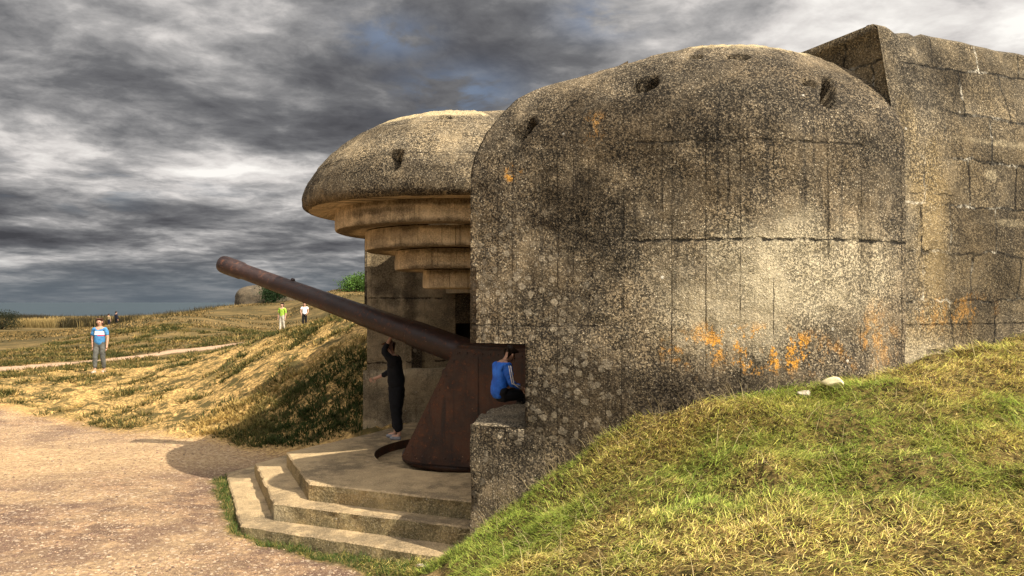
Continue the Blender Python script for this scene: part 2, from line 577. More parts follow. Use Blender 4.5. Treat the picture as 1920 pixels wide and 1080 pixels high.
def poly_dist(x, y, poly):
    """signed distance to a closed polygon, positive inside"""
    P = np.array(poly, dtype=float)
    d = np.full(x.shape, 1e9)
    ins = np.zeros(x.shape, dtype=bool)
    for i in range(len(P)):
        a = P[i]
        b = P[(i + 1) % len(P)]
        e = b - a
        tt = np.clip(((x - a[0]) * e[0] + (y - a[1]) * e[1]) / (e @ e), 0, 1)
        d = np.minimum(d, np.hypot(x - a[0] - tt * e[0], y - a[1] - tt * e[1]))
        c = ((a[1] > y) != (b[1] > y))
        xi = a[0] + (y - a[1]) / np.where(abs(b[1] - a[1]) < 1e-9, 1e-9, b[1] - a[1]) * (b[0] - a[0])
        ins ^= (c & (x < xi))
    return np.where(ins, d, -d)


GRAVEL = [(-.75, 6.9), (-.9, 9.5), (-2.2, 13.0), (-3.3, 13.4), (-5.0, 13.9), (-6.1, 14.6), (-7.3, 15.4), (-9.8, 16.8), (-11.9, 18.3), (-14, 20.0), (-20, 21.5),
          (-24, 14), (-20, 2), (-3.0, 1), (-1.4, 4.5)]
FRINGE = [(-4.35, 11.2), (-3.85, 9.9), (-3.35, 8.9), (-1.95, 7.95), (-.7, 7.0), (-.3, 6.9), (-.5, 8.6), (-3.2, 9.2), (-4.2, 11.6)]
TRACK = [(-26, 26.5), (-18.6, 27.1), (-18.4, 30.3), (-17.9, 33.6), (-16.25, 36.1), (-13.84, 36.7), (-10.5, 37.5), (-10.2, 36.2), (-13.12, 34.65), (-15.45, 34.3), (-16.4, 32.0), (-16.6, 29.0), (-17.1, 24.9), (-26, 25.2)]


def masks(x, y):
    wob = (fbm(x, y, .9, 4, 3) - .5) * 1.0 + (fbm(x, y, 3.5, 3, 9) - .5) * .5
    g = np.clip((poly_dist(x, y, GRAVEL) + wob * .7) / .35 + .5, 0, 1)
    fr = np.clip((poly_dist(x, y, FRINGE) + wob * .35) / .15 + .5, 0, 1)
    tr = np.clip((poly_dist(x, y, TRACK) + wob * .35 - .10) / .45 + .5, 0, 1)
    return g * (1 - fr), fr, tr


def axis(fine0, fine1, step, lo, hi, grow=1.09):
    a = list(np.arange(fine0, fine1, step))
    s = step
    x = a[-1]
    while x < hi:
        s *= grow
        x += s
        a.append(x)
    s = step
    x = a[0]
    pre = []
    while x > lo:
        s *= grow
        x -= s
        pre.append(x)
    return np.array(pre[::-1] + a)


gx = axis(-13.0, 8.0, .085, -13.05, 900, 1.08)
gx = np.concatenate([axis(-27.0, -13.3, .2, -900, -13.31, 1.08), gx])
gx = np.unique(np.round(gx, 4))
gy = axis(2.5, 24.0, .085, -300, 24.05, 1.06)
gy = np.unique(np.round(np.concatenate([gy[gy < 24.05], axis(24.2, 42.0, .2, 24.19, 900, 1.06)]), 4))
GX, GY = np.meshgrid(gx, gy)
GZ = ground_z(GX, GY)
mg, mf, mt = masks(GX, GY)
nearfade = np.clip((60 - np.hypot(GX, GY)) / 40, 0, 1)
lump = (fbm(GX, GY, 1.1, 3, 21) - .5) * .13 + (fbm(GX, GY, 3.4, 3, 22) - .5) * .14 + (fbm(GX, GY, 6.0, 2, 23) - .5) * .11
flat = (fbm(GX, GY, 2.0, 4, 24) - .5) * .03
GZ = GZ + nearfade * (lump * (1 - np.maximum(mg, mt)) + flat * np.maximum(mg, mt))
NXg, NYg = len(gx), len(gy)
ii, jj = np.meshgrid(np.arange(NXg - 1), np.arange(NYg - 1))
b0 = (jj * NXg + ii).ravel()
quads = np.stack([b0, b0 + 1, b0 + 1 + NXg, b0 + NXg], -1)
g_me = fast_mesh('ground', np.stack([GX.ravel(), GY.ravel(), GZ.ravel()], -1), quads)
vcol(g_me, 'mask', np.stack([mg.ravel(), mf.ravel(), mt.ravel()], -1))


def surf_z(x, y):
    """height of the built ground mesh (bilinear)"""
    x = np.atleast_1d(np.asarray(x, float))
    y = np.atleast_1d(np.asarray(y, float))
    i = np.clip(np.searchsorted(gx, x) - 1, 0, NXg - 2)
    j = np.clip(np.searchsorted(gy, y) - 1, 0, NYg - 2)
    tx = (x - gx[i]) / (gx[i + 1] - gx[i])
    ty = (y - gy[j]) / (gy[j + 1] - gy[j])
    return (GZ[j, i] * (1 - tx) + GZ[j, i + 1] * tx) * (1 - ty) + (GZ[j + 1, i] * (1 - tx) + GZ[j + 1, i + 1] * tx) * ty


def ground_mat():
    m, t, b = new_mat('ground')
    at = t.new('ShaderNodeAttribute', attribute_name='mask')
    mr, mgn, mb = t.sep(at.outputs['Color'])
    ob = t.new('ShaderNodeTexCoord').outputs['Object']
    px, py, pz = t.sep(ob)
    n_big = t.noise(ob, .55, 5, .6)
    n_mid = t.noise(t.vmath('MULTIPLY', ob, (1, 1.6, 1)), 2.6, 6, .68)
    n_fin = t.noise(ob, 17, 5, .7)
    n_gr = t.noise(ob, 60, 3, .6)
    # gravel: buff and mauve-brown patches drawn out by trampling
    stx = t.noise(t.vmath('MULTIPLY', ob, (1, 2.2, 1)), 1.5, 7, .72)
    gcol = t.mix(t.ramp(stx, .42, .58), (0.125, 0.078, 0.053), (0.36, 0.230, 0.128))
    gcol = t.mix(t.ramp(n_big, .46, .64, 0, .60), gcol, (0.48, 0.335, 0.18))
    gcol = t.mix(t.ramp(t.noise(t.vmath('ADD', ob, (5, 9, 0)), .8, 5, .65), .47, .60, 0, .75), gcol, (0.120, 0.074, 0.056))
    gcol = t.mix(t.ramp(n_fin, .44, .60, .55, 0), gcol, (0.120, 0.075, 0.055))
    gcol = t.mix(t.ramp(n_gr, .54, .66, 0, .45), gcol, (0.66, 0.50, 0.33))
    vo = t.voronoi(ob, 34, 'Color')
    vr = t.sep(vo)[0]
    gcol = t.mix(t.ramp(vr, .90, .96, 0, .5), gcol, (0.62, 0.50, 0.36))
    bz = t.blob(t.comb(px, py, 0.0), (-7.6, 13.0), (3.6, 1.7), t.math('MULTIPLY', t.math('SUBTRACT', stx, .5), 2.4))
    gcol = t.mix(t.math('MULTIPLY', bz, .50), gcol, t.mix(t.ramp(n_fin, .4, .62), (.36, .235, .12), (.68, .50, .27)))
    sandz = t.ramp(t.math('ADD', py, t.math('ADD', t.math('MULTIPLY', px, .62), t.math('MULTIPLY', n_mid, 1.2))), 10.7, 11.9)
    gcol = t.mix(t.math('MULTIPLY', sandz, .85), gcol, t.mix(t.ramp(n_fin, .38, .62), (0.30, 0.175, 0.060), (0.60, 0.385, 0.140)))
    # dry turf: straw, bare sand and olive
    n_cl = t.noise(t.vmath('MULTIPLY', ob, (1, 1.5, 1)), 2.3, 6, .70)
    scol = t.mix(t.ramp(n_cl, .44, .54), (0.085, 0.068, 0.026), (0.53, 0.335, 0.125))
    scol = t.mix(t.ramp(n_big, .48, .60, 0, .55), scol, (0.66, 0.42, 0.15))
    scol = t.mix(t.ramp(n_fin, .44, .60, .75, 0), scol, (0.085, 0.065, 0.026))
    far = t.ramp(t.math('ADD', py, t.math('MULTIPLY', px, -.15)), 27, 36)
    fl = t.noise(t.vmath('MULTIPLY', ob, (.16, .42, .3)), 1.0, 7, .74)
    fcl = t.mix(t.ramp(fl, .40, .60), (0.055, 0.043, 0.019), (0.175, 0.120, 0.050))
    fcl = t.mix(t.ramp(t.noise(t.vmath('MULTIPLY', ob, (.6, 1, 1)), .9, 6, .75), .42, .56, .7, 0), fcl, (0.045, 0.040, 0.018))
    scol = t.mix(t.math('MULTIPLY', far, .9), scol, fcl)
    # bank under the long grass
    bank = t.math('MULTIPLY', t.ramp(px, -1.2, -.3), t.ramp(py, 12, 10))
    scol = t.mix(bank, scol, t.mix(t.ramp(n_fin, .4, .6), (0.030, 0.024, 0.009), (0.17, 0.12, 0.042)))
    fcol = t.mix(t.ramp(n_fin, .4, .6), (0.035, 0.045, 0.014), (0.16, 0.13, 0.05))
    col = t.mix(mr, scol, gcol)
    col = t.mix(mgn, col, fcol)
    col = t.mix(mb, col, t.mix(t.ramp(n_fin, .4, .6), (0.30, 0.19, 0.12), (0.50, 0.34, 0.22)))
    t.put(b, 'Base Color', col)
    b.inputs['Roughness'].default_value = 1.0
    b.inputs['Specular IOR Level'].default_value = .08
    h = t.math('ADD', t.math('MULTIPLY', n_fin, .6), t.math('ADD', t.math('MULTIPLY', n_gr, .25), t.math('MULTIPLY', vr, .12)))
    bp = t.new('ShaderNodeBump')
    t.put(bp, 'Strength', .9)
    t.put(bp, 'Distance', .05)
    t.put(bp, 'Height', h)
    t.put(b, 'Normal', bp.outputs[0])
    return m


tag(link('ground', g_me, ground_mat()), kind='structure')

# sea
sea_v = []
sea_f = []
me = mesh_from('sea', [(-30000, 150, -60), (30000, 150, -60), (30000, 40000, -60), (-30000, 40000, -60)], [(0, 1, 2, 3)])
sm, t, b = new_mat('sea_water')
ob = t.new('ShaderNodeTexCoord').outputs['Object']
nw = t.noise(t.vmath('MULTIPLY', ob, (.004, .012, 1)), 1.0, 5, .6)
t.put(b, 'Base Color', t.mix(t.ramp(nw, .4, .6), (0.020, 0.036, 0.048), (0.034, 0.052, 0.064)))
b.inputs['Roughness'].default_value = .45
bp = t.new('ShaderNodeBump')
t.put(bp, 'Strength', .5)
t.put(bp, 'Distance', 1.0)
t.put(bp, 'Height', t.noise(ob, .08, 6, .7))
t.put(b, 'Normal', bp.outputs[0])
tag(link('sea', me, sm, smooth=False), kind='structure')

# ------------------------------------------------------------------ casemate
G = Vector((-.60, 11.08, 0))
CA = math.atan2(-.407, -.914)             # local X = direction of fire, local Y = towards the camera side
case = empty('gun_casemate', G, CA)
tag(case, 'big weathered concrete gun casemate with rounded wing and domed visor above the rusty gun', 'bunker')


def c2w(p, n, z=0.0):
    return Vector((G.x + p * math.cos(CA) - n * math.sin(CA), G.y + p * math.sin(CA) + n * math.cos(CA), z))


def spline(pts, step):
    """Catmull-Rom through pts, resampled evenly"""
    P = np.array(pts, float)
    P = np.vstack([2 * P[0] - P[1], P, 2 * P[-1] - P[-2]])
    out = []
    for i in range(1, len(P) - 2):
        for tt in np.linspace(0, 1, 60, endpoint=False):
            a, b_, c, d = P[i - 1], P[i], P[i + 1], P[i + 2]
            out.append(.5 * ((2 * b_) + (-a + c) * tt + (2 * a - 5 * b_ + 4 * c - d) * tt ** 2 + (-a + 3 * b_ - 3 * c + d) * tt ** 3))
    out.append(P[-2])
    out = np.array(out)
    L = np.concatenate([[0], np.cumsum(np.hypot(*(out[1:] - out[:-1]).T))])
    n = max(3, int(round(L[-1] / step)) + 1)
    s = np.linspace(0, L[-1], n)
    return np.stack([np.interp(s, L, out[:, 0]), np.interp(s, L, out[:, 1])], -1), s


OUT = [(1.25, 3.25), (.86, 3.70), (.09, 4.34), (-.79, 4.92), (-1.40, 5.14), (-2.0, 5.22), (-2.60, 5.20)]
PB = -2.60                                # front of the rear block
Z_LIP, Z_PAR, ZP = -.42, -1.25, -2.22


def dist_curve(q, C):
    d = np.full(len(q), 1e9)
    for i in range(len(C) - 1):
        e = C[i + 1] - C[i]
        tt = np.clip(((q - C[i]) @ e) / (e @ e), 0, 1)
        d = np.minimum(d, np.hypot(*(q - C[i] - tt[:, None] * e).T))
    return d


def roof_h(s, f=0.0):
    a = np.clip(s / (.78 + .55 * f * f), 0, 1)
    return np.sqrt(np.clip(1 - (1 - a) ** 2, 0, 1)) * .84 + .37 * np.minimum(s, 1.25)


def make_wing(side, step, notches, ujamb):
    C, s = spline(OUT, step)
    nU = len(C)
    f = s / s[-1]
    zs = 1.22 + .28 * np.clip(f * 2.4, 0, 1)
    zlo = np.concatenate([np.arange(-3.0, Z_PAR - 1e-6, step * 1.2), [Z_PAR], np.arange(Z_PAR + step * 1.2, Z_LIP - .02, step * 1.2), [Z_LIP]])
    tt = np.arange(0, 1, step / 2.2)[1:]
    rows = []
    uv = []
    for z in zlo:
        rows.append(np.column_stack([C, np.full(nU, z)]))
        uv.append(np.column_stack([s, np.full(nU, z)]))
    nlow = len(zlo)
    for k in tt:
        z = Z_LIP + (zs - Z_LIP) * k
        rows.append(np.column_stack([C, z]))
        uv.append(np.column_stack([s, z]))
    # roof, along lines from the wall to the spine
    Cn = C[::4] if len(C) > 40 else C
    T = np.column_stack([-1.6 + (PB + 1.6) * f, np.full(nU, 3.25 - .5 * 0)])
    k2 = np.concatenate([np.linspace(0, 1, int(3.0 / step)) ** 1.7])
    for k in k2:
        q = C + (T - C) * k
        d = dist_curve(q, C)
        z = zs + roof_h(d, f)
        rows.append(np.column_stack([q, z]))
        uv.append(np.column_stack([s, zs + d * .6 + (z - zs) * .75]))
    V = np.array(rows)                       # rows x nU x 3
    UVv = np.array(uv)
    # rough surface and broken-out lifting-hook recesses, pushed into the wall
    cen = np.array([-2.6, 1.8, -.3])
    inw = cen - V
    inw /= np.linalg.norm(inw, axis=-1, keepdims=True)
    uu = UVv[..., 0]
    vv = UVv[..., 1]
    dep = (fbm(uu, vv, 2.2, 3, 5) - .5) * .035 + (fbm(uu, vv, 9, 3, 6) - .5) * .03
    for (a, z0, ra, rz, rot, dd) in notches:
        x = (uu - a) * math.cos(rot) + (vv - z0) * math.sin(rot)
        y = -(uu - a) * math.sin(rot) + (vv - z0) * math.cos(rot)
        w = (fbm(uu, vv, 12, 2, 8) - .5) * .9
        dep = dep + dd * np.clip((1.15 - np.sqrt((x / ra) ** 4 + (y / rz) ** 4) ** .5 + w * .35) / .25, 0, 1)
    V = V + inw * dep[..., None]
    nR = len(V)
    if side > 0:
        for j in range(nR):
            if V[j, 0, 2] < .36 and V[j, 0, 2] > Z_PAR + .01:
                for i_ in range(nU):
                    if s[i_] < .065:
                        V[j, i_] = [C[2][0], C[2][1], V[j, i_, 2]]
    verts = V.reshape(-1, 3).copy()
    ii, jj = np.meshgrid(np.arange(nU - 1), np.arange(nR - 1))
    ii = ii.ravel()
    jj = jj.ravel()
    zc = np.concatenate([zlo, np.full(nR - nlow, 9)])
    hole = (s[ii + 1] <= ujamb + step * .6) & (zc[jj] >= Z_PAR - 1e-4) & (zc[jj + 1] <= Z_LIP + 1e-4)
    ii = ii[~hole]
    jj = jj[~hole]
    a = jj * nU + ii
    q = np.stack([a, a + 1, a + 1 + nU, a + nU], -1)
    verts = list(verts)
    faces = [list(x) for x in q]
    uvl = list(UVv.reshape(-1, 2))

    def addv(p, uvp):
        verts.append(np.array(p, float))
        uvl.append(np.array(uvp, float))
        return len(verts) - 1
    # end face (plane n = 2) above the slot
    prof = [j * nU for j in range(nlow - 1, nR)]
    low = []
    for j in prof:
        p = verts[j]
        low.append(addv((p[0], p[1], Z_LIP), (p[0], Z_LIP)))
    back = []
    for i in range(len(prof) - 1):
        faces.append([prof[i], prof[i + 1], low[i + 1], low[i]])
    # soffit over the slot, jamb, and inner line of the wing
    ij = int(np.searchsorted(s, ujamb))
    K = np.array([-.19, 2.95]) if side > 0 else np.array([.2, 3.33])
    sof = [(nlow - 1) * nU + i for i in range(ij + 1)]
    ins = []
    for i in range(ij + 1):
        g = i / max(ij, 1)
        p = np.array([1.25, 3.25]) * (1 - g) + K * g
        ins.append(addv((p[0] - .02, p[1] - .02, Z_LIP - .004), (p[0], p[1])))
    for i in range(ij):
        faces.append([sof[i], sof[i + 1], ins[i + 1], ins[i]])
    jz = [j for j in range(nlow) if zlo[j] >= Z_PAR - 1e-4]
    jo = [j * nU + ij for j in jz]
    ji = [addv((K[0], K[1] - .15, zlo[j]), (.7, zlo[j])) for j in jz]
    for i in range(len(jz) - 1):
        faces.append([jo[i], jo[i + 1], ji[i + 1], ji[i]])
    verts = np.array(verts)
    if side < 0:
        verts[:, 1] = -(verts[:, 1] - .2)
        verts[:, 0] -= .35
        faces = [x[::-1] for x in faces]
    me = mesh_from('wing_wall', verts, faces)
    set_uv(me, np.array(uvl))
    return me, C, s


UJ = .60
wing_mat = concrete('wing_concrete', tan=(0.205, 0.155, 0.094), grey=(0.138, 0.113, 0.078),
    stains_and_shade=[((1.15, .85), (.62, .62), .95), ((1.5, 1.66), (1.45, .42), .92), ((1.25, -1.02), (1.15, .55), .95), ((.9, .0), (.4, .45), .55), ((2.9, 2.15), (1.9, .45), .62),
            ((2.1, 1.2), (.8, .40), .66), ((4.2, 1.5), (.7, .6), .50), ((2.6, -.82), (1.0, .22), .75), ((3.2, 1.3), (1.3, .28), .50), ((.15, 1.0), (.35, .3), .5)],
    lights=[((3.2, .28), (.85, .50), .85), ((2.6, -.08), (.8, .40), .55), ((2.1, .12), (.4, .4), .25), ((3.9, .30), (.5, .35), .45)],
    lichen=[((2.85, -.46), (.72, .20), 1.2), ((.46, 1.27), (.09, .08), 1.4), ((1.25, 1.65), (.10, .14), .3), ((4.1, -.35), (.25, .25), .4)],
    bigpeb=[((.5, .05), (.65, .75), .55), ((.9, -.85), (.7, .6), .35)],
    wide=.62, boards=(1.50, .155, .075, .78), sand=[((2.2, 3.55), (3.4, .75), .9)],
    joints=[('v', .575, 1.55, 5.4, .022, .95), ('v', 1.49, 1.6, 3.9, .018, .7), ('v', -.24, .0, 1.6, .015, .6),
            ('u', 1.57, -.1, 1.05, .015, .7), ('u', 2.53, .62, 1.6, .015, .75), ('u', 1.93, .7, 1.45, .013, .5), ('u', 3.5, .4, 1.4, .013, .5), ('u', 4.45, -.6, 1.4, .016, .5)],
    streak=.80, bumpd=.03)
NOTCH = [(.50, 1.64, .07, .11, -.6, .17), (1.66, 2.08, .13, .085, .3, .17), (2.62, 2.50, .12, .05, 0, .14), (3.62, 2.02, .07, .20, -.38, .22), (3.42, 2.10, .08, .04, -.3, .09), (2.1, 2.5, .08, .04, 0, .09)]
w_me, WC, WS = make_wing(1, .032, NOTCH, UJ)
link('wing_wall', w_me, wing_mat, case)
w2_me, _, _ = make_wing(-1, .07, [], .22)
link('wing_wall', w2_me, wing_mat, case)['label'] = 'far rounded wing beyond the gun'


# rusty lifting ring in the largest recess
rust_mat = None
def rust(name, c1=(0.021, 0.0095, 0.0052), c2=(0.060, 0.022, 0.0085), c3=(0.010, 0.007, 0.006), rough=.58):
    m, t, b = new_mat(name)
    ob = t.new('ShaderNodeTexCoord').outputs['Object']
    n1 = t.noise(ob, 2.2, 6, .62)
    n2 = t.noise(ob, 14, 6, .7)
    n3 = t.noise(t.vmath('MULTIPLY', ob, (6, 6, .7)), 1.6, 5, .6)
    c = t.mix(t.ramp(n1, .36, .64), c1, c2)
    c = t.mix(t.ramp(n2, .52, .72, 0, .6), c, (0.17, 0.058, 0.022))
    c = t.mix(t.ramp(n3, .52, .72, 0, .75), c, c3)
    pl = t.math('MULTIPLY', t.ramp(t.voronoi(ob, 9, 'Distance'), .10, .04), t.ramp(t.noise(ob, 3, 3, .5), .5, .6))
    c = t.mix(t.math('MULTIPLY', pl, .5), c, (0.34, 0.20, 0.10))
    t.put(b, 'Base Color', c)
    t.put(b, 'Roughness', t.ramp(n2, .3, .7, rough - .14, rough + .22))
    b.inputs['Specular IOR Level'].default_value = .4
    bp = t.new('ShaderNodeBump')
    t.put(bp, 'Strength', .5)
    t.put(bp, 'Distance', .012)
    t.put(bp, 'Height', n2)
    t.put(b, 'Normal', bp.outputs[0])
    return m


rust_mat = rust('rusty_steel')
barrel_mat = rust('barrel_steel', (0.020, 0.011, 0.010), (0.034, 0.017, 0.014), (0.014, 0.010, 0.010), .42)


def tube_mesh(path, rad, seg=10, closed=False):
    """tube along a list of points"""
    P = [Vector(p) for p in path]
    n = len(P)
    V = []
    F = []
    up = Vector((0, 0, 1))
    for i in range(n):
        if closed:
            d = P[(i + 1) % n] - P[i - 1]
        else:
            d = P[min(i + 1, n - 1)] - P[max(i - 1, 0)]
        d.normalize()
        a = d.cross(up)
        if a.length < 1e-3:
            a = d.cross(Vector((1, 0, 0)))
        a.normalize()
        bb = d.cross(a)
        r = rad[i] if isinstance(rad, (list, tuple)) else rad
        for k in range(seg):
            th = 2 * math.pi * k / seg
            V.append(P[i] + a * (r * math.cos(th)) + bb * (r * math.sin(th)))
    m = n if closed else n - 1
    for i in range(m):
        for k in range(seg):
            F.append((i * seg + k, i * seg + (k + 1) % seg, ((i + 1) % n) * seg + (k + 1) % seg, ((i + 1) % n) * seg + k))
    if not closed:
        F.append(tuple(range(seg))[::-1])
        F.append(tuple((n - 1) * seg + k for k in range(seg)))
    return V, F


def lathe(profile, seg=64, p0=0, p1=2 * math.pi, center=(0, 0)):
    """profile of (r, z) swept about the vertical axis at center"""
    V = []
    F = []
    full = abs(p1 - p0 - 2 * math.pi) < 1e-6
    n = seg if full else seg + 1
    for k in range(n):
        th = p0 + (p1 - p0) * k / seg
        for r, z in profile:
            V.append((center[0] + r * math.cos(th), center[1] + r * math.sin(th), z))
    m = len(profile)
    for k in range(seg):
        for i in range(m - 1):
            a = k * m + i
            b_ = ((k + 1) % n) * m + i
            F.append((a, b_, b_ + 1, a + 1))
    return V, F


# visor: domed roof over the embrasure, with its stepped soffit below
PV = .20
vis_prof = [(2.13, 1.262), (2.18, 1.275), (2.215, 1.315), (2.225, 1.38), (2.21, 1.47), (2.15, 1.62), (2.05, 1.79), (1.92, 1.96), (1.75, 2.12), (1.55, 2.27), (1.30, 2.41), (1.0, 2.54), (.70, 2.64), (.40, 2.71), (.0, 2.76)]


def vis_z(r):
    pr = np.array(vis_prof)[::-1]
    return np.interp(r, pr[:, 0], pr[:, 1])


def make_visor():
    # polar grid for the front half, then drawn back as a ridge to the rear block
    pr = np.array(vis_prof)
    L = np.concatenate([[0], np.cumsum(np.hypot(*(pr[1:] - pr[:-1]).T))])
    sv = np.linspace(0, L[-1], 74)
    rr = np.interp(sv, L, pr[:, 0])
    zz_ = np.interp(sv, L, pr[:, 1])
    nth = 150
    th = np.linspace(-math.pi / 2, math.pi / 2, nth)
    V = []
    uv = []
    for r, z, s_ in zip(rr, zz_, sv):
        for a in th:
            V.append((PV + r * math.cos(a), r * math.sin(a), z))
            uv.append((a * 2.2, s_))
    V = np.array(V)
    uv = np.array(uv)
    F = []
    m = len(rr)
    for i in range(m - 1):
        for k in range(nth - 1):
            a = i * nth + k
            F.append((a, a + 1, a + 1 + nth, a + nth))
    # recess on the near flank
    a0, s0 = 1.85, .52
    cen = np.array([PV - .3, 0, .9])
    inw = cen - V
    inw /= np.linalg.norm(inw, axis=-1, keepdims=True)
    x = (uv[:, 0] - a0) / .075
    y = (uv[:, 1] - s0) / .14
    dep = (fbm(uv[:, 0], uv[:, 1], 2.2, 3, 15) - .5) * .04 + (fbm(uv[:, 0], uv[:, 1], 9, 3, 16) - .5) * .03
    dep = dep + .2 * np.clip((1.2 - np.sqrt(x ** 4 + y ** 4) ** .5) / .2, 0, 1)
    for (ac, sc, ra, rs) in ((2.35, 1.55, .16, .07), (.2, 1.9, .2, .06)):
        x = (uv[:, 0] - ac) / ra
        y = (uv[:, 1] - sc) / rs
        dep = dep + .12 * np.clip((1.2 - np.sqrt(x ** 4 + y ** 4) ** .5) / .2, 0, 1)
    V = V + inw * dep[:, None]
    verts = list(V)
    uvl = list(uv)
    # ridge back to the rear block
    ps = np.linspace(PV, PB - .1, 30)[1:]
    ns0 = np.concatenate([-rr, rr[::-1][1:]])
    sec_front = [i * nth for i in range(m)] + [i * nth + nth - 1 for i in range(m - 1)][::-1]
    prev = sec_front
    zsec = np.concatenate([zz_, zz_[::-1][1:]])
    for p in ps:
        k = np.clip((PV - p) / 1.6, 0, 1)
        k = k * k * (3 - 2 * k)
        ns = ns0 * (1 + .52 * k)
        top = 2.86 - .10 * (ns / 3.3) ** 2
        z = zsec * (1 - k) + top * k
        cur = []
        for n_, z_ in zip(ns, z):
            w = (fbm(np.array([p]), np.array([n_]), 2.5, 3, 31)[0] - .5) * .05
            verts.append(np.array((p, n_, z_ + w)))
            uvl.append(np.array((p, n_)))
            cur.append(len(verts) - 1)
        for i in range(len(cur) - 1):
            F.append((prev[i], prev[i + 1], cur[i + 1], cur[i]))
        prev = cur
    me = mesh_from('visor', np.array(verts), F)
    set_uv(me, np.array(uvl))
    return me


visor_mat = concrete('visor_concrete', tan=(.265, .20, .115), grey=(.18, .145, .095), stains_and_shade=[((-.6, .35), (1.6, .35), .75), ((1.6, .30), (1.6, .28), .62), ((.6, 1.2), (1.2, .2), .5)],  # rim stains also put the shade of the lower front face into the colour
                     sand=[((.6, 2.35), (4.2, .72), .9)], boards=(-5, .3, .19, .5), joints=[('v', .62, -4, 4, .018, .6), ('v', 1.35, -4, 4, .022, .6)], streak=.25, bumpd=.03)
link('visor', make_visor(), visor_mat, case)

soffit_mat = concrete('soffit_concrete', tan=(0.64, 0.50, 0.315), grey=(0.50, 0.395, 0.255), dark=(0.035, 0.028, 0.020), speck=.40, boards=(9, .085, .2, .85), streak=.55, bumpd=.02, base_dark=.25, stains_and_shade=[((2.2, 1.26), (1.6, .05), .9), ((1.6, .98), (1.2, .05), .85), ((1.2, .71), (.9, .05), .85), ((.8, .44), (.7, .05), .8), ((1.0, 1.15), (.5, .05), .7)])  # bands atop each fascia: dirt, with the ledge shadow put into the colour
RINGS = [(2.17, 1.272, 1.00), (1.78, .985, 1.0), (1.36, .715, .74), (.935, .445, .47), (.53, .185, .2)]
ring_top = 1.272
for k, (r, zb, _) in enumerate(RINGS[1:]):
    nxt = RINGS[k + 2][0] if k + 2 < len(RINGS) else 0.0
    ztop = RINGS[k][1] + .003
    prof = [(r - .010, ztop), (r, zb + .12), (r, zb + .035), (r - .010, zb + .010), (r - .035, zb), (max(nxt - .03, 0.0), zb + .02)]
    V, F = lathe(prof, 128, center=(PV, 0))
    me = mesh_from('soffit_step', V, F)
    th = [math.atan2(v[1], v[0] - PV) * r for v in V]
    set_uv(me, np.array([(th[i] if V[i][2] > zb + .001 else V[i][0], V[i][2]) for i in range(len(V))]))
    o = link('soffit_step', me, soffit_mat, case, smooth=False)
# underside of the visor rim
V, F = lathe([(2.14, 1.264), (1.74, 1.279)], 128, center=(PV, 0))
me = mesh_from('visor_underside', V, F)
set_uv(me, np.array([(v[0], v[1]) for v in V]))
link('visor_underside', me, soffit_mat, case, smooth=False)

# embrasure: inner faces of the opening, lintel, gun room
inner_mat = concrete('embrasure_concrete', tan=(0.42, 0.33, 0.20), grey=(0.32, 0.26, 0.17), speck=.45, boards=(9, .22, .2, .3),
                     stains_and_shade=[((.55, .62), (.32, .55), .9), ((.05, .3), (.15, .9), .8), ((.2, -1.9), (1.2, .25), .5)], joints=[('v', .06, -4, 4, .022, .85), ('v', -1.12, -4, 4, .025, .8)], streak=.4, bumpd=.02)


def quadmesh(quads, step=.12, jit=0.0):
    """list of (a, b, c, d) corner tuples -> one grid mesh; uv from the two longest local axes"""
    verts = []
    faces = []
    uvs = []
    for a, b_, c, d in quads:
        a, b_, c, d = map(Vector, (a, b_, c, d))
        nu = max(1, int((b_ - a).length / step))
        nv = max(1, int((d - a).length / step))
        base = len(verts)
        for j in range(nv + 1):
            for i in range(nu + 1):
                x = i / nu
                y = j / nv
                p = (a * (1 - x) + b_ * x) * (1 - y) + (d * (1 - x) + c * x) * y
                verts.append(p)
                horiz = abs((b_ - a).z) < 1e-6 and abs((d - a).z) < 1e-6
                if horiz:
                    uvs.append((p.x, p.y))
                elif abs((b_ - a).x) >= abs((b_ - a).y):
                    uvs.append((p.x, p.z))
                else:
                    uvs.append((p.y, p.z))
        for j in range(nv):
            for i in range(nu):
                q = base + j * (nu + 1) + i
                faces.append((q, q + 1, q + nu + 2, q + nu + 1))
    me = mesh_from('m', verts, faces)
    set_uv(me, np.array(uvs))
    return me


ZB = -3.0
ceil = .15
FN = -3.04
Q = []
# far reveal, above its ledge
Q.append(((.86, FN, Z_PAR - .1), (-.83, FN, Z_PAR - .1), (-.83, FN, 2.5), (.86, FN, 2.5)))
Q.append(((-.83, FN, ZB), (-.83, -4.6, ZB), (-.83, -4.6, 1.9), (-.83, FN, 1.9)))
# near reveal behind the slot
Q.append(((-.83, 2.9, ZB), (-.83, 4.6, ZB), (-.83, 4.6, ceil), (-.83, 2.9, ceil)))
Q.append(((-.83, 3.1, Z_LIP), (1.20, 3.243, Z_LIP), (1.20, 3.243, 1.2), (-.83, 3.1, 1.2)))
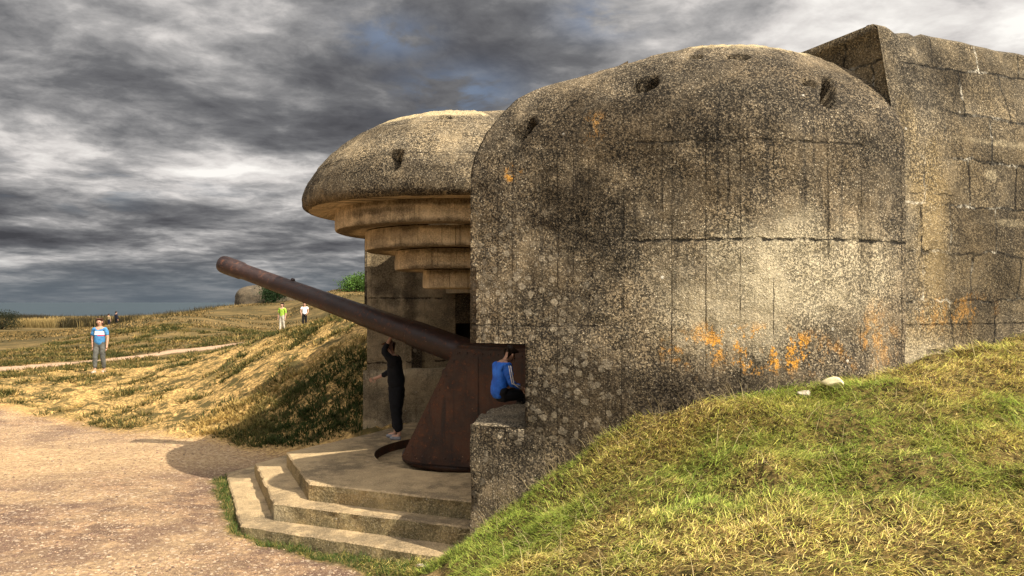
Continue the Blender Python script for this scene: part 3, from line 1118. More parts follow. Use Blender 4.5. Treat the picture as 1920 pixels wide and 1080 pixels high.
# lintel and ceiling of the gun room
Q.append(((-.64, -3.04, ceil), (-.64, 3.24, ceil), (-.64, 3.24, 2.70), (-.64, -3.04, 2.70)))
Q.append(((-.645, -4.6, ceil), (-.645, 4.6, ceil), (-5.2, 4.6, ceil), (-5.2, -4.6, ceil)))
link('embrasure_wall', quadmesh(Q), inner_mat, case, smooth=False)
Q = [((-5.15, -4.6, ZB), (-5.15, 4.6, ZB), (-5.15, 4.6, ceil), (-5.15, -4.6, ceil)),
     ((-.84, -4.55, ZB), (-5.15, -4.55, ZB), (-5.15, -4.55, ceil), (-.84, -4.55, ceil)),
     ((-.84, 4.5, ZB), (-5.15, 4.5, ZB), (-5.15, 4.5, ceil), (-.84, 4.5, ceil))]
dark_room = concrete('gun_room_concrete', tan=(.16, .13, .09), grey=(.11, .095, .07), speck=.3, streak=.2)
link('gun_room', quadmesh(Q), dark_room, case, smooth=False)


def prism_poly(poly, z0, ztop, step=.07, rough=.0, seed=1, slope=None):
    """solid with a polygonal plan: walls and a fine, slightly broken top"""
    P = [np.array(p, float) for p in poly]
    V = []
    F = []
    uv = []
    # walls
    acc = 0
    n = len(P)
    ring = []
    for i in range(n):
        a = P[i]
        b_ = P[(i + 1) % n]
        k = max(1, int(np.hypot(*(b_ - a)) / step))
        for q in range(k):
            ring.append((a + (b_ - a) * q / k, acc + np.hypot(*(b_ - a)) * q / k))
        acc += np.hypot(*(b_ - a))
    m = len(ring)

    def topz(p):
        z = ztop
        if slope is not None:
            z += slope(p)
        if rough:
            z += (fbm(np.array([p[0] * 1.0]), np.array([p[1] * 1.0]), 5, 3, seed)[0] - .5) * rough
        return z
    zr = [0, .5, .85, 1.0]
    for f in zr:
        for p, u_ in ring:
            zt = topz(p)
            z = z0 + (zt - z0) * f
            o = 0
            if rough:
                o = (fbm(np.array([u_]), np.array([z]), 4, 3, seed + 4)[0] - .5) * rough * .5
            c = sum(P) / n
            d = (p - c) / max(np.hypot(*(p - c)), 1e-6)
            V.append((p[0] + d[0] * o, p[1] + d[1] * o, z))
            uv.append((u_, z))
    for r in range(len(zr) - 1):
        for i in range(m):
            a = r * m + i
            b_ = r * m + (i + 1) % m
            F.append((a, b_, b_ + m, a + m))
    # top: rings shrinking to the centre
    c = sum(P) / n
    prev = [(len(zr) - 1) * m + i for i in range(m)]
    levels = [.985, .9, .75, .55, .3]
    for k in levels:
        cur = []
        for p, u_ in ring:
            q = c + (p - c) * k
            V.append((q[0], q[1], topz(q) + (.0 if k > .98 else 0)))
            uv.append((q[0], q[1]))
            cur.append(len(V) - 1)
        for i in range(m):
            F.append((prev[i], prev[(i + 1) % m], cur[(i + 1) % m], cur[i]))
        prev = cur
    V.append((c[0], c[1], topz(c)))
    uv.append((c[0], c[1]))
    for i in range(m):
        F.append((prev[i], prev[(i + 1) % m], len(V) - 1))
    me = mesh_from('solid', V, F)
    set_uv(me, np.array(uv))
    return me


parapet_mat = concrete('parapet_concrete', tan=(.285, .222, .138), grey=(.195, .163, .115), stains_and_shade=[((.5, -1.9), (.6, .6), .8)], bigpeb=[((.3, -1.8), (.8, .6), .5)], streak=.3, bumpd=.03)
near_par = [(1.245, 3.255), (1.06, 3.47), (.86, 3.69), (.2, 3.25), (-.25, 2.7), (-.3, 1.75), (.07, 2.03), (.83, 2.66)]
link('parapet', prism_poly(near_par, ZB, Z_PAR + .005, .06, .08, 3, slope=lambda p: .03 * np.clip((3.2 - p[1]), 0, 1)), parapet_mat, case)
far_par = [(.93, -3.06), (-.82, -2.75), (-.82, -3.45), (.55, -3.5)]
link('parapet', prism_poly(far_par, ZB, Z_PAR + .0, .07, .05, 8), inner_mat, case)['label'] = 'low parapet under the far wing'

# rear block, side wall leaning in slightly at the top
def make_block():
    V = []
    F = []
    uv = []
    ztop = 2.87
    ps = np.arange(PB + .01, -13.0, -.09)
    zs_ = np.concatenate([np.arange(-2.5, ztop - .02, .09), [ztop - .05, ztop]])

    def side_n(z):
        return np.interp(z, [-3, 1.6, ztop - .05, ztop], [5.16, 5.12, 4.89, 4.83])
    nz = len(zs_)
    for p in ps:
        for z in zs_:
            cf = min(1.0, max(0.0, (PB - p) / .7))
            w = (fbm(np.array([p]), np.array([z]), 1.6, 4, 41)[0] - .5) * .10 * (.15 + .85 * cf)
            chip = 0
            if z > ztop - .35:
                chip = max(0, fbm(np.array([p * 1.2]), np.array([.3]), 1.7, 3, 55)[0] - .56) * .8 * cf * ((z - ztop + .35) / .35)
            first = (p > PB - .01)
            V.append((p, side_n(z) - (0 if first and z < 1.8 else w) - chip, z - chip * .7))
            uv.append((-p + PB, z))
    for i in range(len(ps) - 1):
        for j in range(nz - 1):
            a = i * nz + j
            F.append((a, a + nz, a + nz + 1, a + 1))
    # top and front face
    base = len(V)
    nsn = np.linspace(0, 1, 60)
    edge = [i * nz + nz - 1 for i in range(len(ps))]
    prev = edge
    for k in nsn[1:]:
        cur = []
        for i, e in enumerate(edge):
            p = V[e]
            V.append((p[0], p[1] * (1 - k) - 4.8 * k, p[2] * (1 - k) + ztop * k + .0))
            uv.append((-p[0], V[-1][1]))
            cur.append(len(V) - 1)
        for i in range(len(cur) - 1):
            F.append((prev[i], prev[i + 1], cur[i + 1], cur[i]))
        prev = cur
    # front face: columns from the roof edge down, with a thin capping lip
    colr = [edge[0]] + [base + (k) * len(ps) for k in range(len(nsn) - 1)]
    fr = []
    for c in colr:
        x = V[c]
        col_ = [c]
        for dz, dp in ((.09, -.0), (.13, -.03), (.5, -.03), (1.0, -.03), (1.6, -.03)):
            n_ = x[1] + (side_n(x[2] - dz) - side_n(x[2])) * (1 if c == edge[0] else 0)
            V.append((x[0] + dp, n_, x[2] - dz))
            uv.append((n_, x[2] - dz))
            col_.append(len(V) - 1)
        fr.append(col_)
    for i in range(len(fr) - 1):
        for j in range(5):
            F.append((fr[i][j], fr[i + 1][j], fr[i + 1][j + 1], fr[i][j + 1]))
    # far side and back close the solid
    a = len(V)
    for p in ((PB + .01, -4.8), (-12.95, -4.8), (-12.95, 4.85)):
        V.append((p[0], p[1], -2.5))
        uv.append((0, 0))
        V.append((p[0], p[1], ztop - .01))
        uv.append((0, 1))
    F.append((a, a + 2, a + 3, a + 1))
    F.append((a + 2, a + 4, a + 5, a + 3))
    me = mesh_from('rear_block', V, F)
    set_uv(me, np.array(uv))
    return me


block_mat = concrete('block_concrete', tan=(0.225, 0.175, 0.105), grey=(0.150, 0.127, 0.090), courses=True, speck=.8,
                     ochre=[((.50, .45), (.22, .95), .75), ((.42, 1.25), (.25, .4), .5), ((.2, 1.75), (.15, .35), .55), ((.5, -.3), (.7, .25), .6)],
                     lichen=[((.7, -.10), (.7, .22), .32)],
                     stains_and_shade=[((1.6, .85), (.9, 1.0), .5), ((1.5, -.15), (.7, .3), .6), ((-4, 2.45), (5, .55), .85), ((1.3, 2.45), (1.3, .3), .5), ((.1, 2.2), (.15, .5), .4)],
                     lights=[((.35, -.5), (.6, .15), .7), ((1.45, 1.36), (.10, .06), .9), ((1.8, .85), (.4, .04), .7), ((1.5, 1.72), (.55, .04), .6)],
                     joints=[('v', -.24, 0, 4, .017, .6), ('v', 1.1, .15, .8, .018, .7), ('u', .32, .45, .95, .025, .9), ('v', 2.48, .3, 1.0, .017, .8)],
                     streak=.35, bumpd=.03)
link('rear_block', make_block(), block_mat, case)
# steel lifting loops left in the concrete
arc = [(PB - .25, 4.55 + .06 * math.cos(a), 2.85 + .13 * math.sin(a)) for a in np.linspace(0, math.pi, 12)]
V, F = tube_mesh(arc, .013, 8)
link('lifting_loop', mesh_from('lifting_loop', V, F), rust_mat, case)


def wing_point(u_, k):
    i = int(np.argmin(abs(WS - u_)))
    return Vector((WC[i][0], WC[i][1], 0))


# ------------------------------------------------------------------ gun platform
def octo(front, half, run, slope=1.0):
    """stepped platform outline, front edge and two raking sides"""
    return [(front, -half), (front, half), (front - run, half + run * slope), (-.75, half + run * slope + .02), (-.75, -(half + run * slope)), (front - run, -(half + run * slope))]


plat_mat = concrete('platform_concrete', tan=(0.43, 0.315, 0.175), grey=(0.33, 0.245, 0.14), speck=.34, streak=.0, bumpd=.014, base_dark=.45)
riser_mat = concrete('riser_concrete', tan=(0.34, 0.25, 0.12), grey=(0.22, 0.18, 0.09), dark=(.05, .04, .022), speck=.5, streak=.35, bumpd=.03, base_dark=.5,
                     lights=[((2.4, -2.6), (.25, .15), .5)])
plat = empty('gun_platform', c2w(1.4, 0, ZP - .5), CA)
tag(plat, 'pale concrete platform with two steps and raking sides round the gun pit', 'platform')


def step_slab(poly, z0, z1, hole=None, lip=.02):
    V = []
    F = []
    mi = []
    uv = []
    n = len(poly)
    P = [Vector((p[0] - 1.4, p[1])) for p in poly]
    # densify with small wear on the edges
    ring = []
    acc = 0
    for i in range(n):
        a = P[i]
        b_ = P[(i + 1) % n]
        L = (b_ - a).length
        k = max(2, int(L / .06))
        for q in range(k):
            ring.append((a + (b_ - a) * (q / k), acc + L * q / k))
        acc += L
    m = len(ring)
    c = Vector((-1.2, 0))
    rows = [(0, 0), (0.7, 0), (1.0, 0), (1.0, lip)]
    for f, ins in rows:
        for p, u_ in ring:
            w = (fbm(np.array([u_]), np.array([f * 2.0]), 7, 3, int(z1 * 100) % 90)[0] - .5) * .055
            if f == 0:
                w = 0
            d = (c - p).normalized()
            q = p + d * (ins + w)
            z = z0 + (z1 - z0) * f - ((lip * .9) if (f == 1.0 and ins == 0) else 0)
            V.append((q.x, q.y, z - (ZP - .5)))
            uv.append((u_, z))
    for r in range(3):
        for i in range(m):
            F.append((r * m + i, r * m + (i + 1) % m, (r + 1) * m + (i + 1) % m, (r + 1) * m + i))
            mi.append(1 if r < 2 else 0)
    prev = [3 * m + i for i in range(m)]
    if hole is None:
        for k in (.7, .4, .1):
            cur = []
            for p, u_ in ring:
                q = c + (p - c) * k
                V.append((q.x, q.y, z1 - (ZP - .5)))
                uv.append((q.x, q.y))
                cur.append(len(V) - 1)
            for i in range(m):
                F.append((prev[i], prev[(i + 1) % m], cur[(i + 1) % m], cur[i]))
                mi.append(0)
            prev = cur
        F.append(tuple(prev))
        mi.append(0)
    else:
        hc, hr, hd = hole
        hc = Vector((hc[0] - 1.4, hc[1]))
        for k in (.66, .33, 0.0):
            cur = []
            for p, u_ in ring:
                d = (p - hc).normalized()
                q = (hc + d * hr) * (1 - k) + p * k
                V.append((q.x, q.y, z1 - (ZP - .5)))
                uv.append((q.x, q.y))
                cur.append(len(V) - 1)
            for i in range(m):
                F.append((prev[i], prev[(i + 1) % m], cur[(i + 1) % m], cur[i]))
                mi.append(0)
            prev = cur
        for (r_, dz_) in ((hr - .005, hd), (.2, hd), (0.02, hd)):
            cur = []
            for p, u_ in ring:
                d = (p - hc).normalized()
                q = hc + d * r_
                V.append((q.x, q.y, z1 - dz_ - (ZP - .5)))
                uv.append((q.x, q.y))
                cur.append(len(V) - 1)
            for i in range(m):
                F.append((prev[i], prev[(i + 1) % m], cur[(i + 1) % m], cur[i]))
                mi.append(2 if r_ > 1 else 0)
            prev = cur
    me = mesh_from('step', V, F)
    set_uv(me, np.array(uv))
    me.materials.append(plat_mat)
    me.materials.append(riser_mat)
    me.materials.append(rust_mat)
    me.polygons.foreach_set('material_index', np.array(mi, dtype=np.int32))
    return me


PIT = (.0, .0)
PIT_R = 1.42
link('platform_slab', step_slab([(2.52, -1.03), (2.52, 1.03), (.98, 2.62), (.6, 2.4), (-5.0, 2.6), (-5.0, -3.2), (.0, -3.0), (.85, -2.22)], ZP - .24, ZP, (PIT, PIT_R, .13)), None, plat, smooth=False)
link('step', step_slab([(2.92, -1.45), (2.92, .98), (1.08, 2.88), (.7, 2.5), (-.8, 2.5), (-.8, -2.6), (.9, -2.72), (1.6, -2.62)], ZP - .46, ZP - .21), None, plat, smooth=False)
link('step', step_slab([(3.30, -1.95), (3.30, 1.02), (1.36, 3.14), (.9, 2.74), (-.8, 2.5), (-.8, -2.7), (1.0, -3.0), (2.0, -3.0)], ZP - .80, ZP - .42), None, plat, smooth=False)

# ------------------------------------------------------------------ the gun
GA = math.atan2(.34, -.94)               # laid well off the axis, to the far side
gun = empty('coastal_gun', c2w(0, 0, ZP), GA)
tag(gun, 'rusty brown coastal gun with long raised barrel and sloping steel shield on its pivot', 'gun')
gl_ = Vector((math.cos(GA), math.sin(GA)))
EL = R(17.3)
TR = Vector((.0, 0, ZP * -1 - 1.02))      # trunnion above the platform
TR.z = 1.43
bd = Vector((math.cos(EL), 0, math.sin(EL)))


def along(dist, off=0):
    return TR + bd * dist


prof = [(-.6, .24), (.3, .235), (.85, .232), (1.05, .222), (1.06, .205), (2.0, .190), (2.02, .182), (3.0, .163), (4.3, .146), (4.34, .150), (4.38, .165), (4.66, .171), (4.76, .166), (4.80, .150), (4.80, .085), (4.35, .080)]
V = []
F = []
seg = 40
side = Vector((0, 1, 0))
upv = bd.cross(side)
for d, r in prof:
    for k in range(seg):
        th = 2 * math.pi * k / seg
        V.append(TR + bd * d + side * (r * .89 * math.cos(th)) + upv * (r * .89 * math.sin(th)))
for i in range(len(prof) - 1):
    for k in range(seg):
        F.append((i * seg + k, i * seg + (k + 1) % seg, (i + 1) * seg + (k + 1) % seg, (i + 1) * seg + k))
F.append(tuple((len(prof) - 1) * seg + k for k in range(seg)))
F.append(tuple(range(seg))[::-1])
me = mesh_from('barrel', V, F)
o = link('barrel', me, barrel_mat, gun)
bm = bmesh.new()
bm.from_mesh(me)
bmesh.ops.recalc_face_normals(bm, faces=bm.faces[:])
for e in bm.edges:
    if len(e.link_faces) == 2 and e.calc_face_angle(0) > R(28):
        e.smooth = False
bm.to_mesh(me)
bm.free()
# small sight lug on the barrel
lug = bmesh.new()
bmesh.ops.create_cube(lug, size=1)
for v in lug.verts:
    v.co = TR + bd * (3.35 + v.co.x * .07) + side * (v.co.y * .05) + upv * (.148 + v.co.z * .055)
bmesh.ops.bevel(lug, geom=lug.edges[:], offset=.012, segments=2, affect='EDGES')
me = bpy.data.meshes.new('sight_lug')
lug.to_mesh(me)
lug.free()
link('sight_lug', me, barrel_mat, gun)


def plate_prism(name, outline, y0, y1, mat, parent, bev=.012, nudge=None):
    """extrude an x-z outline across y"""
    bm = bmesh.new()
    a = [bm.verts.new((x, y0, z)) for x, z in outline]
    b_ = [bm.verts.new((x, y1, z)) for x, z in outline]
    bm.faces.new(a)
    bm.faces.new(b_[::-1])
    n = len(outline)
    for i in range(n):
        bm.faces.new((a[i], b_[i], b_[(i + 1) % n], a[(i + 1) % n]))
    bmesh.ops.recalc_face_normals(bm, faces=bm.faces[:])
    if bev:
        bmesh.ops.bevel(bm, geom=bm.edges[:], offset=bev, segments=2, affect='EDGES')
    if nudge:
        for v in bm.verts:
            v.co = nudge(v.co)
    me = bpy.data.meshes.new(name)
    bm.to_mesh(me)
    bm.free()
    return link(name, me, mat, parent, smooth=False)


HW = 1.04
# sloping front plate, in two halves either side of the barrel slot, then side and top plates
front = [(.62, .06), (-.20, 1.60), (-.26, 1.60), (.56, .06)]
plate_prism('shield_front', front, -HW, -.28, rust_mat, gun)
plate_prism('shield_front', front, .28, HW, rust_mat, gun)
plate_prism('shield_front', [(.62, .06), (.29, .68), (.23, .68), (.56, .06)], -.277, .277, rust_mat, gun)
sidep = [(.585, .10), (.59, .06), (.53, .02), (.25, .0), (-.80, .0), (-1.2, .25), (-1.45, 1.0), (-1.45, 1.56), (-.215, 1.60)]
for s_ in (-1, 1):
    y0 = s_ * HW
    o = plate_prism('shield_side', sidep, y0 - .02, y0 + .02, rust_mat, gun)
    # rivet heads and a lapped seam on the outer face
    bm = bmesh.new()
    bm.from_mesh(o.data)
    yo = y0 + .02 * s_
    spots = []
    for (ax, az_), (bx, bz_) in (((.50, .14), (-.24, 1.52)), ((.50, .10), (-.72, .10)), ((-.27, 1.53), (-1.38, 1.50)), ((-.42, .16), (-.42, 1.46)), ((-.52, .16), (-.52, 1.46))):
        n_ = int(math.hypot(bx - ax, bz_ - az_) / .105)
        for q_ in range(n_ + 1):
            spots.append((ax + (bx - ax) * q_ / n_, az_ + (bz_ - az_) * q_ / n_))
    for x_, z_ in spots:
        res = bmesh.ops.create_uvsphere(bm, u_segments=8, v_segments=6, radius=.015)
        for v_ in res['verts']:
            v_.co = Vector((x_ + v_.co.x, yo + v_.co.y * .6, z_ + v_.co.z))
    res = bmesh.ops.create_cube(bm, size=1)
    for v_ in res['verts']:
        v_.co = Vector((-.47 + v_.co.x * .15, yo + s_ * .004 + v_.co.y * .010, .80 + v_.co.z * 1.36))
    bm.to_mesh(o.data)
    bm.free()
plate_prism('shield_roof', [(-.22, 1.602), (-1.40, 1.563), (-1.40, 1.595), (-.22, 1.635)], -HW - .02, -.30, rust_mat, gun)
plate_prism('shield_roof', [(-.22, 1.602), (-1.40, 1.563), (-1.40, 1.595), (-.22, 1.635)], .30, HW + .02, rust_mat, gun)
V, F = lathe([(.95, -.10), (1.02, -.08), (1.02, .0), (.80, .04), (.0, .04)], 64)
link('pedestal', mesh_from('pedestal', V, F), rust_mat, gun)
cr_ = [(-.5, .05), (.5, .05), (.28, 1.25), (-.28, 1.25)]
plate_prism('cradle', cr_, -.42, -.25, rust_mat, gun)
plate_prism('cradle', cr_, .25, .42, rust_mat, gun)
# bracket standing up behind the barrel slot
plate_prism('recoil_bracket', [(-.45, 1.2), (-.15, 1.2), (-.2, 2.0), (-.42, 2.0)], -.40, -.30, rust_mat, gun)

# ------------------------------------------------------------------ people
skin_m = plain('skin', (0.42, 0.24, 0.16), .6, .12)
eye_m = plain('eye', (0.02, 0.015, 0.012), .3, .1)


def skin_mesh(name, verts, edges, radii, sub=2):
    me = bpy.data.meshes.new(name)
    me.from_pydata([tuple(v) for v in verts], edges, [])
    o = bpy.data.objects.new('tmp', me)
    COL.objects.link(o)
    sk = o.modifiers.new('s', 'SKIN')
    sk.use_smooth_shade = True
    if not me.skin_vertices:
        me.skin_vertices.new()
    for i, r in enumerate(radii):
        r = r if isinstance(r, (tuple, list)) else (r, r)
        me.skin_vertices[0].data[i].radius = r
        me.skin_vertices[0].data[i].use_root = (i == 0)
    ss = o.modifiers.new('u', 'SUBSURF')
    ss.levels = sub
    ss.render_levels = sub
    bpy.context.view_layer.update()
    dg = bpy.context.evaluated_depsgraph_get()
    out = bpy.data.meshes.new_from_object(o.evaluated_get(dg))
    out.name = name
    bpy.data.objects.remove(o)
    bpy.data.meshes.remove(me)
    return out


def crumple(me, amp, sc, seed):
    """folds in cloth: push vertices along their normals"""
    n = len(me.vertices)
    co = np.empty(n * 3)
    no = np.empty(n * 3)
    me.vertices.foreach_get('co', co)
    me.vertex_normals.foreach_get('vector', no)
    co = co.reshape(-1, 3)
    no = no.reshape(-1, 3)
    d = (fbm(co[:, 0] * 1.0 + co[:, 1] * .7 + 9, co[:, 2] * 1.9 + co[:, 1] + 9, sc, 3, seed) - .5) * amp * 2
    me.vertices.foreach_set('co', (co + no * d[:, None]).ravel())
    me.update()
    return me


def add_ball(bm, c, r, mi, scale=(1, 1, 1)):
    res = bmesh.ops.create_uvsphere(bm, u_segments=12, v_segments=8, radius=1)
    for v in res['verts']:
        v.co = Vector((c[0] + v.co.x * r * scale[0], c[1] + v.co.y * r * scale[1], c[2] + v.co.z * r * scale[2]))
        for f in v.link_faces:
            f.material_index = mi
            f.smooth = True


def make_person(loc, yaw, H, J, shirt, trousers, shoes, hair, label, hair_long=False, sleeves=1.0, belly=1.0, bulk=1.0, group='visitors at the gun battery', fingers=True):
    """J: joints as fractions of the height, facing local -Y.
       keys: pelvis chest neck head, sh/el/wr/hp/kn/an/to with suffix L, R"""
    root = empty('person', loc, yaw)
    tag(root, label, 'person', group)
    v = {k: Vector(p) * H for k, p in J.items()}
    names = []
    pts = []
    rad = []
    edges = []

    def add(k, p, r, parent=None):
        names.append(k)
        pts.append(p)
        rad.append(tuple(x * H for x in r) if isinstance(r, tuple) else r * H)
        if parent is not None:
            edges.append((names.index(parent), len(names) - 1))
    pel, che, nec, hea = v['pelvis'], v['chest'], v['neck'], v['head']
    add('pelvis', pel, (.082, .062))
    add('waist', pel.lerp(che, .45), (.076 * belly, .058 * belly), 'pelvis')
    add('chest', che, (.088, .062), 'waist')
    add('base', che.lerp(nec, .72), (.055, .042), 'chest')
    add('neck', nec, .030, 'base')
    hd = (hea - nec).normalized()
    fwd = v['face'].normalized()
    add('jaw', nec.lerp(hea, .55) + fwd * .010 * H, (.036, .040), 'neck')
    add('head', hea, (.046, .054), 'jaw')
    add('crown', hea + hd * .045 * H, (.034, .040), 'head')
    for s in 'LR':
        add('sh' + s, v['sh' + s], .036, 'base')
        add('el' + s, v['el' + s], .025, 'sh' + s)
        add('wr' + s, v['wr' + s], .016, 'el' + s)
        hv = (v['wr' + s] - v['el' + s]).normalized()
        palm = v['wr' + s] + hv * .045 * H
        add('palm' + s, palm, (.021, .013), 'wr' + s)
        add('hp' + s, v['hp' + s], .050, 'pelvis')
        add('kn' + s, v['kn' + s], .036, 'hp' + s)
        add('an' + s, v['an' + s], .022, 'kn' + s)
        add('to' + s, v['to' + s], (.022, .016), 'an' + s)
    body = skin_mesh('body', pts, edges, rad)
    bm = bmesh.new()
    bm.from_mesh(body)
    rt = fwd.cross(hd).normalized()
    for s in (-1, 1):
        add_ball(bm, hea + fwd * .051 * H + rt * s * .018 * H + hd * .004 * H, .0075 * H, 1)
        add_ball(bm, hea + rt * s * .049 * H, .015 * H, 0, (.6, .8, 1.2))
    add_ball(bm, hea + fwd * .060 * H - hd * .012 * H, .010 * H, 0, (.9, 1, 1.3))
    add_ball(bm, hea + fwd * .048 * H - hd * .034 * H, .012 * H, 2, (1.3, .6, .35))
    bm.to_mesh(body)
    bm.free()
    if fingers:
        fb = []
        for s in 'LR':
            hv = (v['wr' + s] - v['el' + s]).normalized()
            ac = hv.cross(Vector((1, 0, .01)) if abs(hv.x) < .8 else Vector((0, 1, 0))).normalized()
            bn = hv.cross(ac)
            pc = v['wr' + s] + hv * .055 * H
            for k, ln in enumerate((.036, .043, .046, .040)):
                o_ = pc + ac * ((k - 1.5) * .0105 * H)
                fb.append([(o_, .0052 * H), (o_ + hv * ln * .5 * H + bn * .006 * H, .005 * H), (o_ + hv * ln * .9 * H + bn * .018 * H, .004 * H)])
            o_ = v['wr' + s] + hv * .022 * H - ac * .016 * H
            fb.append([(o_, .006 * H), (o_ + hv * .018 * H - ac * .016 * H + bn * .008 * H, .0055 * H), (o_ + hv * .038 * H - ac * .020 * H + bn * .016 * H, .0045 * H)])
        bm = bmesh.new()
        bm.from_mesh(body)
        for f in fb:
            V, F = tube_mesh([a for a, r in f], [r for a, r in f], 7)
            vv = [bm.verts.new(p) for p in V]
            for q in F:
                nf = bm.faces.new([vv[i] for i in q])
                nf.smooth = True
        bm.to_mesh(body)
        bm.free()
    lip = plain('lips', (.30, .12, .09), .5, .1)
    link('body', body, [skin_m, eye_m, lip], root)
    # shirt
    p2 = [pel - (che - pel) * .30, pel.lerp(che, .5), che, che.lerp(nec, .62), nec - (nec - che) * .12]
    r2 = [(.094 * belly, .074 * belly), (.092 * belly, .072 * belly), (.101, .073), (.066, .052), (.036, .036)]
    e2 = [(0, 1), (1, 2), (2, 3), (3, 4)]
    for s in 'LR':
        i = len(p2)
        end = v['sh' + s].lerp(v['el' + s], min(1, sleeves))
        p2 += [v['sh' + s], v['sh' + s].lerp(v['el' + s], .5 * min(1, sleeves)), end]
        r2 += [.046, .040, .036]
        e2 += [(3, i), (i, i + 1), (i + 1, i + 2)]
        if sleeves > 1.01:
            p2.append(v['el' + s].lerp(v['wr' + s], sleeves - 1.05))
            r2.append(.026)
            e2.append((i + 2, len(p2) - 1))
    link('shirt', crumple(skin_mesh('shirt', p2, e2, [tuple(x * H for x in r) if isinstance(r, tuple) else r * H for r in r2], 3), .016, 11, 5), shirt, root)
    # trousers
    p3 = [pel + (che - pel) * .45, pel]
    r3 = [(.086 * bulk, .068 * bulk), (.088 * bulk, .070 * bulk)]
    e3 = [(0, 1)]
    for s in 'LR':
        i = len(p3)
        p3 += [v['hp' + s], v['kn' + s], v['an' + s].lerp(v['kn' + s], .12)]
        r3 += [.060 * bulk, .046 * bulk, .036 * bulk]
        e3 += [(1, i), (i, i + 1), (i + 1, i + 2)]
    link('trousers', crumple(skin_mesh('trousers', p3, e3, [tuple(x * H for x in r) if isinstance(r, tuple) else r * H for r in r3], 3), .014, 10, 6), trousers, root)
    for s in 'LR':
        an, to = v['an' + s], v['to' + s]
        d = (to - an)
        d.z = 0
        d.normalize()
        pp = [Vector((an.x, an.y, to.z)) - d * .018 * H, Vector((an.x, an.y, to.z)) + d * .05 * H, Vector((an.x, an.y, to.z)) + d * .10 * H]
        link('shoe', skin_mesh('shoe', pp, [(0, 1), (1, 2)], [(.027 * H, .026 * H), (.029 * H, .024 * H), (.026 * H, .017 * H)], 2), shoes, root)
    # hair: a cap open at the face
    hb = hea - fwd * .012 * H + hd * .016 * H
    pp = [hb, hb + hd * .036 * H - fwd * .002 * H, hb - fwd * .024 * H - hd * .02 * H]
    rr_ = [(.051 * H, .050 * H), (.040 * H, .040 * H), (.040 * H, .034 * H)]
    ee = [(0, 1), (0, 2)]
    if hair_long:
        pp.append(hb - fwd * .035 * H - hd * .085 * H)
        rr_.append((.036 * H, .022 * H))
        ee.append((2, 3))
    link('hair', skin_mesh('hair', pp, ee, rr_, 2), hair, root)
    return root


STAND = dict(pelvis=(0, 0, .53), chest=(0, .0, .72), neck=(0, .005, .845), head=(0, -.01, .925), face=(0, -1, 0),
             shL=(.105, .005, .80), elL=(.135, .01, .635), wrL=(.135, -.025, .49), shR=(-.105, .005, .80), elR=(-.135, .01, .635), wrR=(-.135, -.025, .49),
             hpL=(.048, 0, .51), knL=(.055, -.01, .285), anL=(.058, .01, .045), toL=(.065, -.075, .018),
             hpR=(-.048, 0, .51), knR=(-.055, -.01, .285), anR=(-.058, .01, .045), toR=(-.065, -.075, .018))


def pose(**kw):
    d = dict(STAND)
    d.update(kw)
    return d


def at_ground(px, d):
    x = (px - 960) / 1400 * d
    return Vector((x, d, float(surf_z(x, d)[0])))


dkhair = plain('dark_hair', (0.022, 0.014, 0.010), .6, .3, 60)
brhair = plain('brown_hair', (0.07, 0.032, 0.018), .6, .3, 60)
black = plain('black_cloth', (0.006, 0.006, 0.007), .9, .35, 9)
navy = plain('navy_cloth', (0.012, 0.014, 0.026), .9, .3, 9)
khaki = plain('khaki_cloth', (0.15, 0.135, 0.09), .9, .25, 9)
grey_t = plain('grey_trousers', (0.085, 0.085, 0.075), .9, .35, 7)
stone_t = plain('stone_trousers', (0.40, 0.36, 0.28), .9, .2, 9)
white = plain('white_cloth', (0.72, 0.70, 0.68), .8, .1, 9)
shoe_l = plain('pale_shoe', (0.42, 0.36, 0.30), .7, .2, 30)
shoe_d = plain('grey_shoe', (0.20, 0.20, 0.21), .7, .2, 30)
lime = plain('lime_cloth', (0.28, 0.42, 0.05), .85, .2, 9)
olive = plain('ochre_cloth', (0.26, 0.20, 0.10), .85, .3, 9)


def striped_shirt(H):
    m, t, b = new_mat('blue_tshirt')
    ob = t.new('ShaderNodeTexCoord').outputs['Object']
    x, y, z = t.sep(ob)
    n = t.noise(ob, 8, 4, .6)
    c = t.mix(t.ramp(n, .35, .65), (0.035, 0.14, 0.30), (0.07, 0.23, 0.44))
    fr = t.ramp(y, .02, -.0)
    wide = t.ramp(t.math('ABSOLUTE', x), .165, .15)
    band = t.math('MULTIPLY', t.math('MULTIPLY', t.ramp(z, .695 * H, .70 * H), t.ramp(z, .765 * H, .76 * H)), t.math('MULTIPLY', fr, wide))
    c = t.mix(band, c, (0.80, 0.80, 0.82))
    rb = t.math('MULTIPLY', t.math('MULTIPLY', t.ramp(z, .672 * H, .677 * H), t.ramp(z, .70 * H, .695 * H)), t.math('MULTIPLY', fr, t.math('MULTIPLY', t.ramp(x, -.03, -.01), wide)))
    c = t.mix(rb, c, (0.45, 0.03, 0.07))
    t.put(b, 'Base Color', c)
    return m


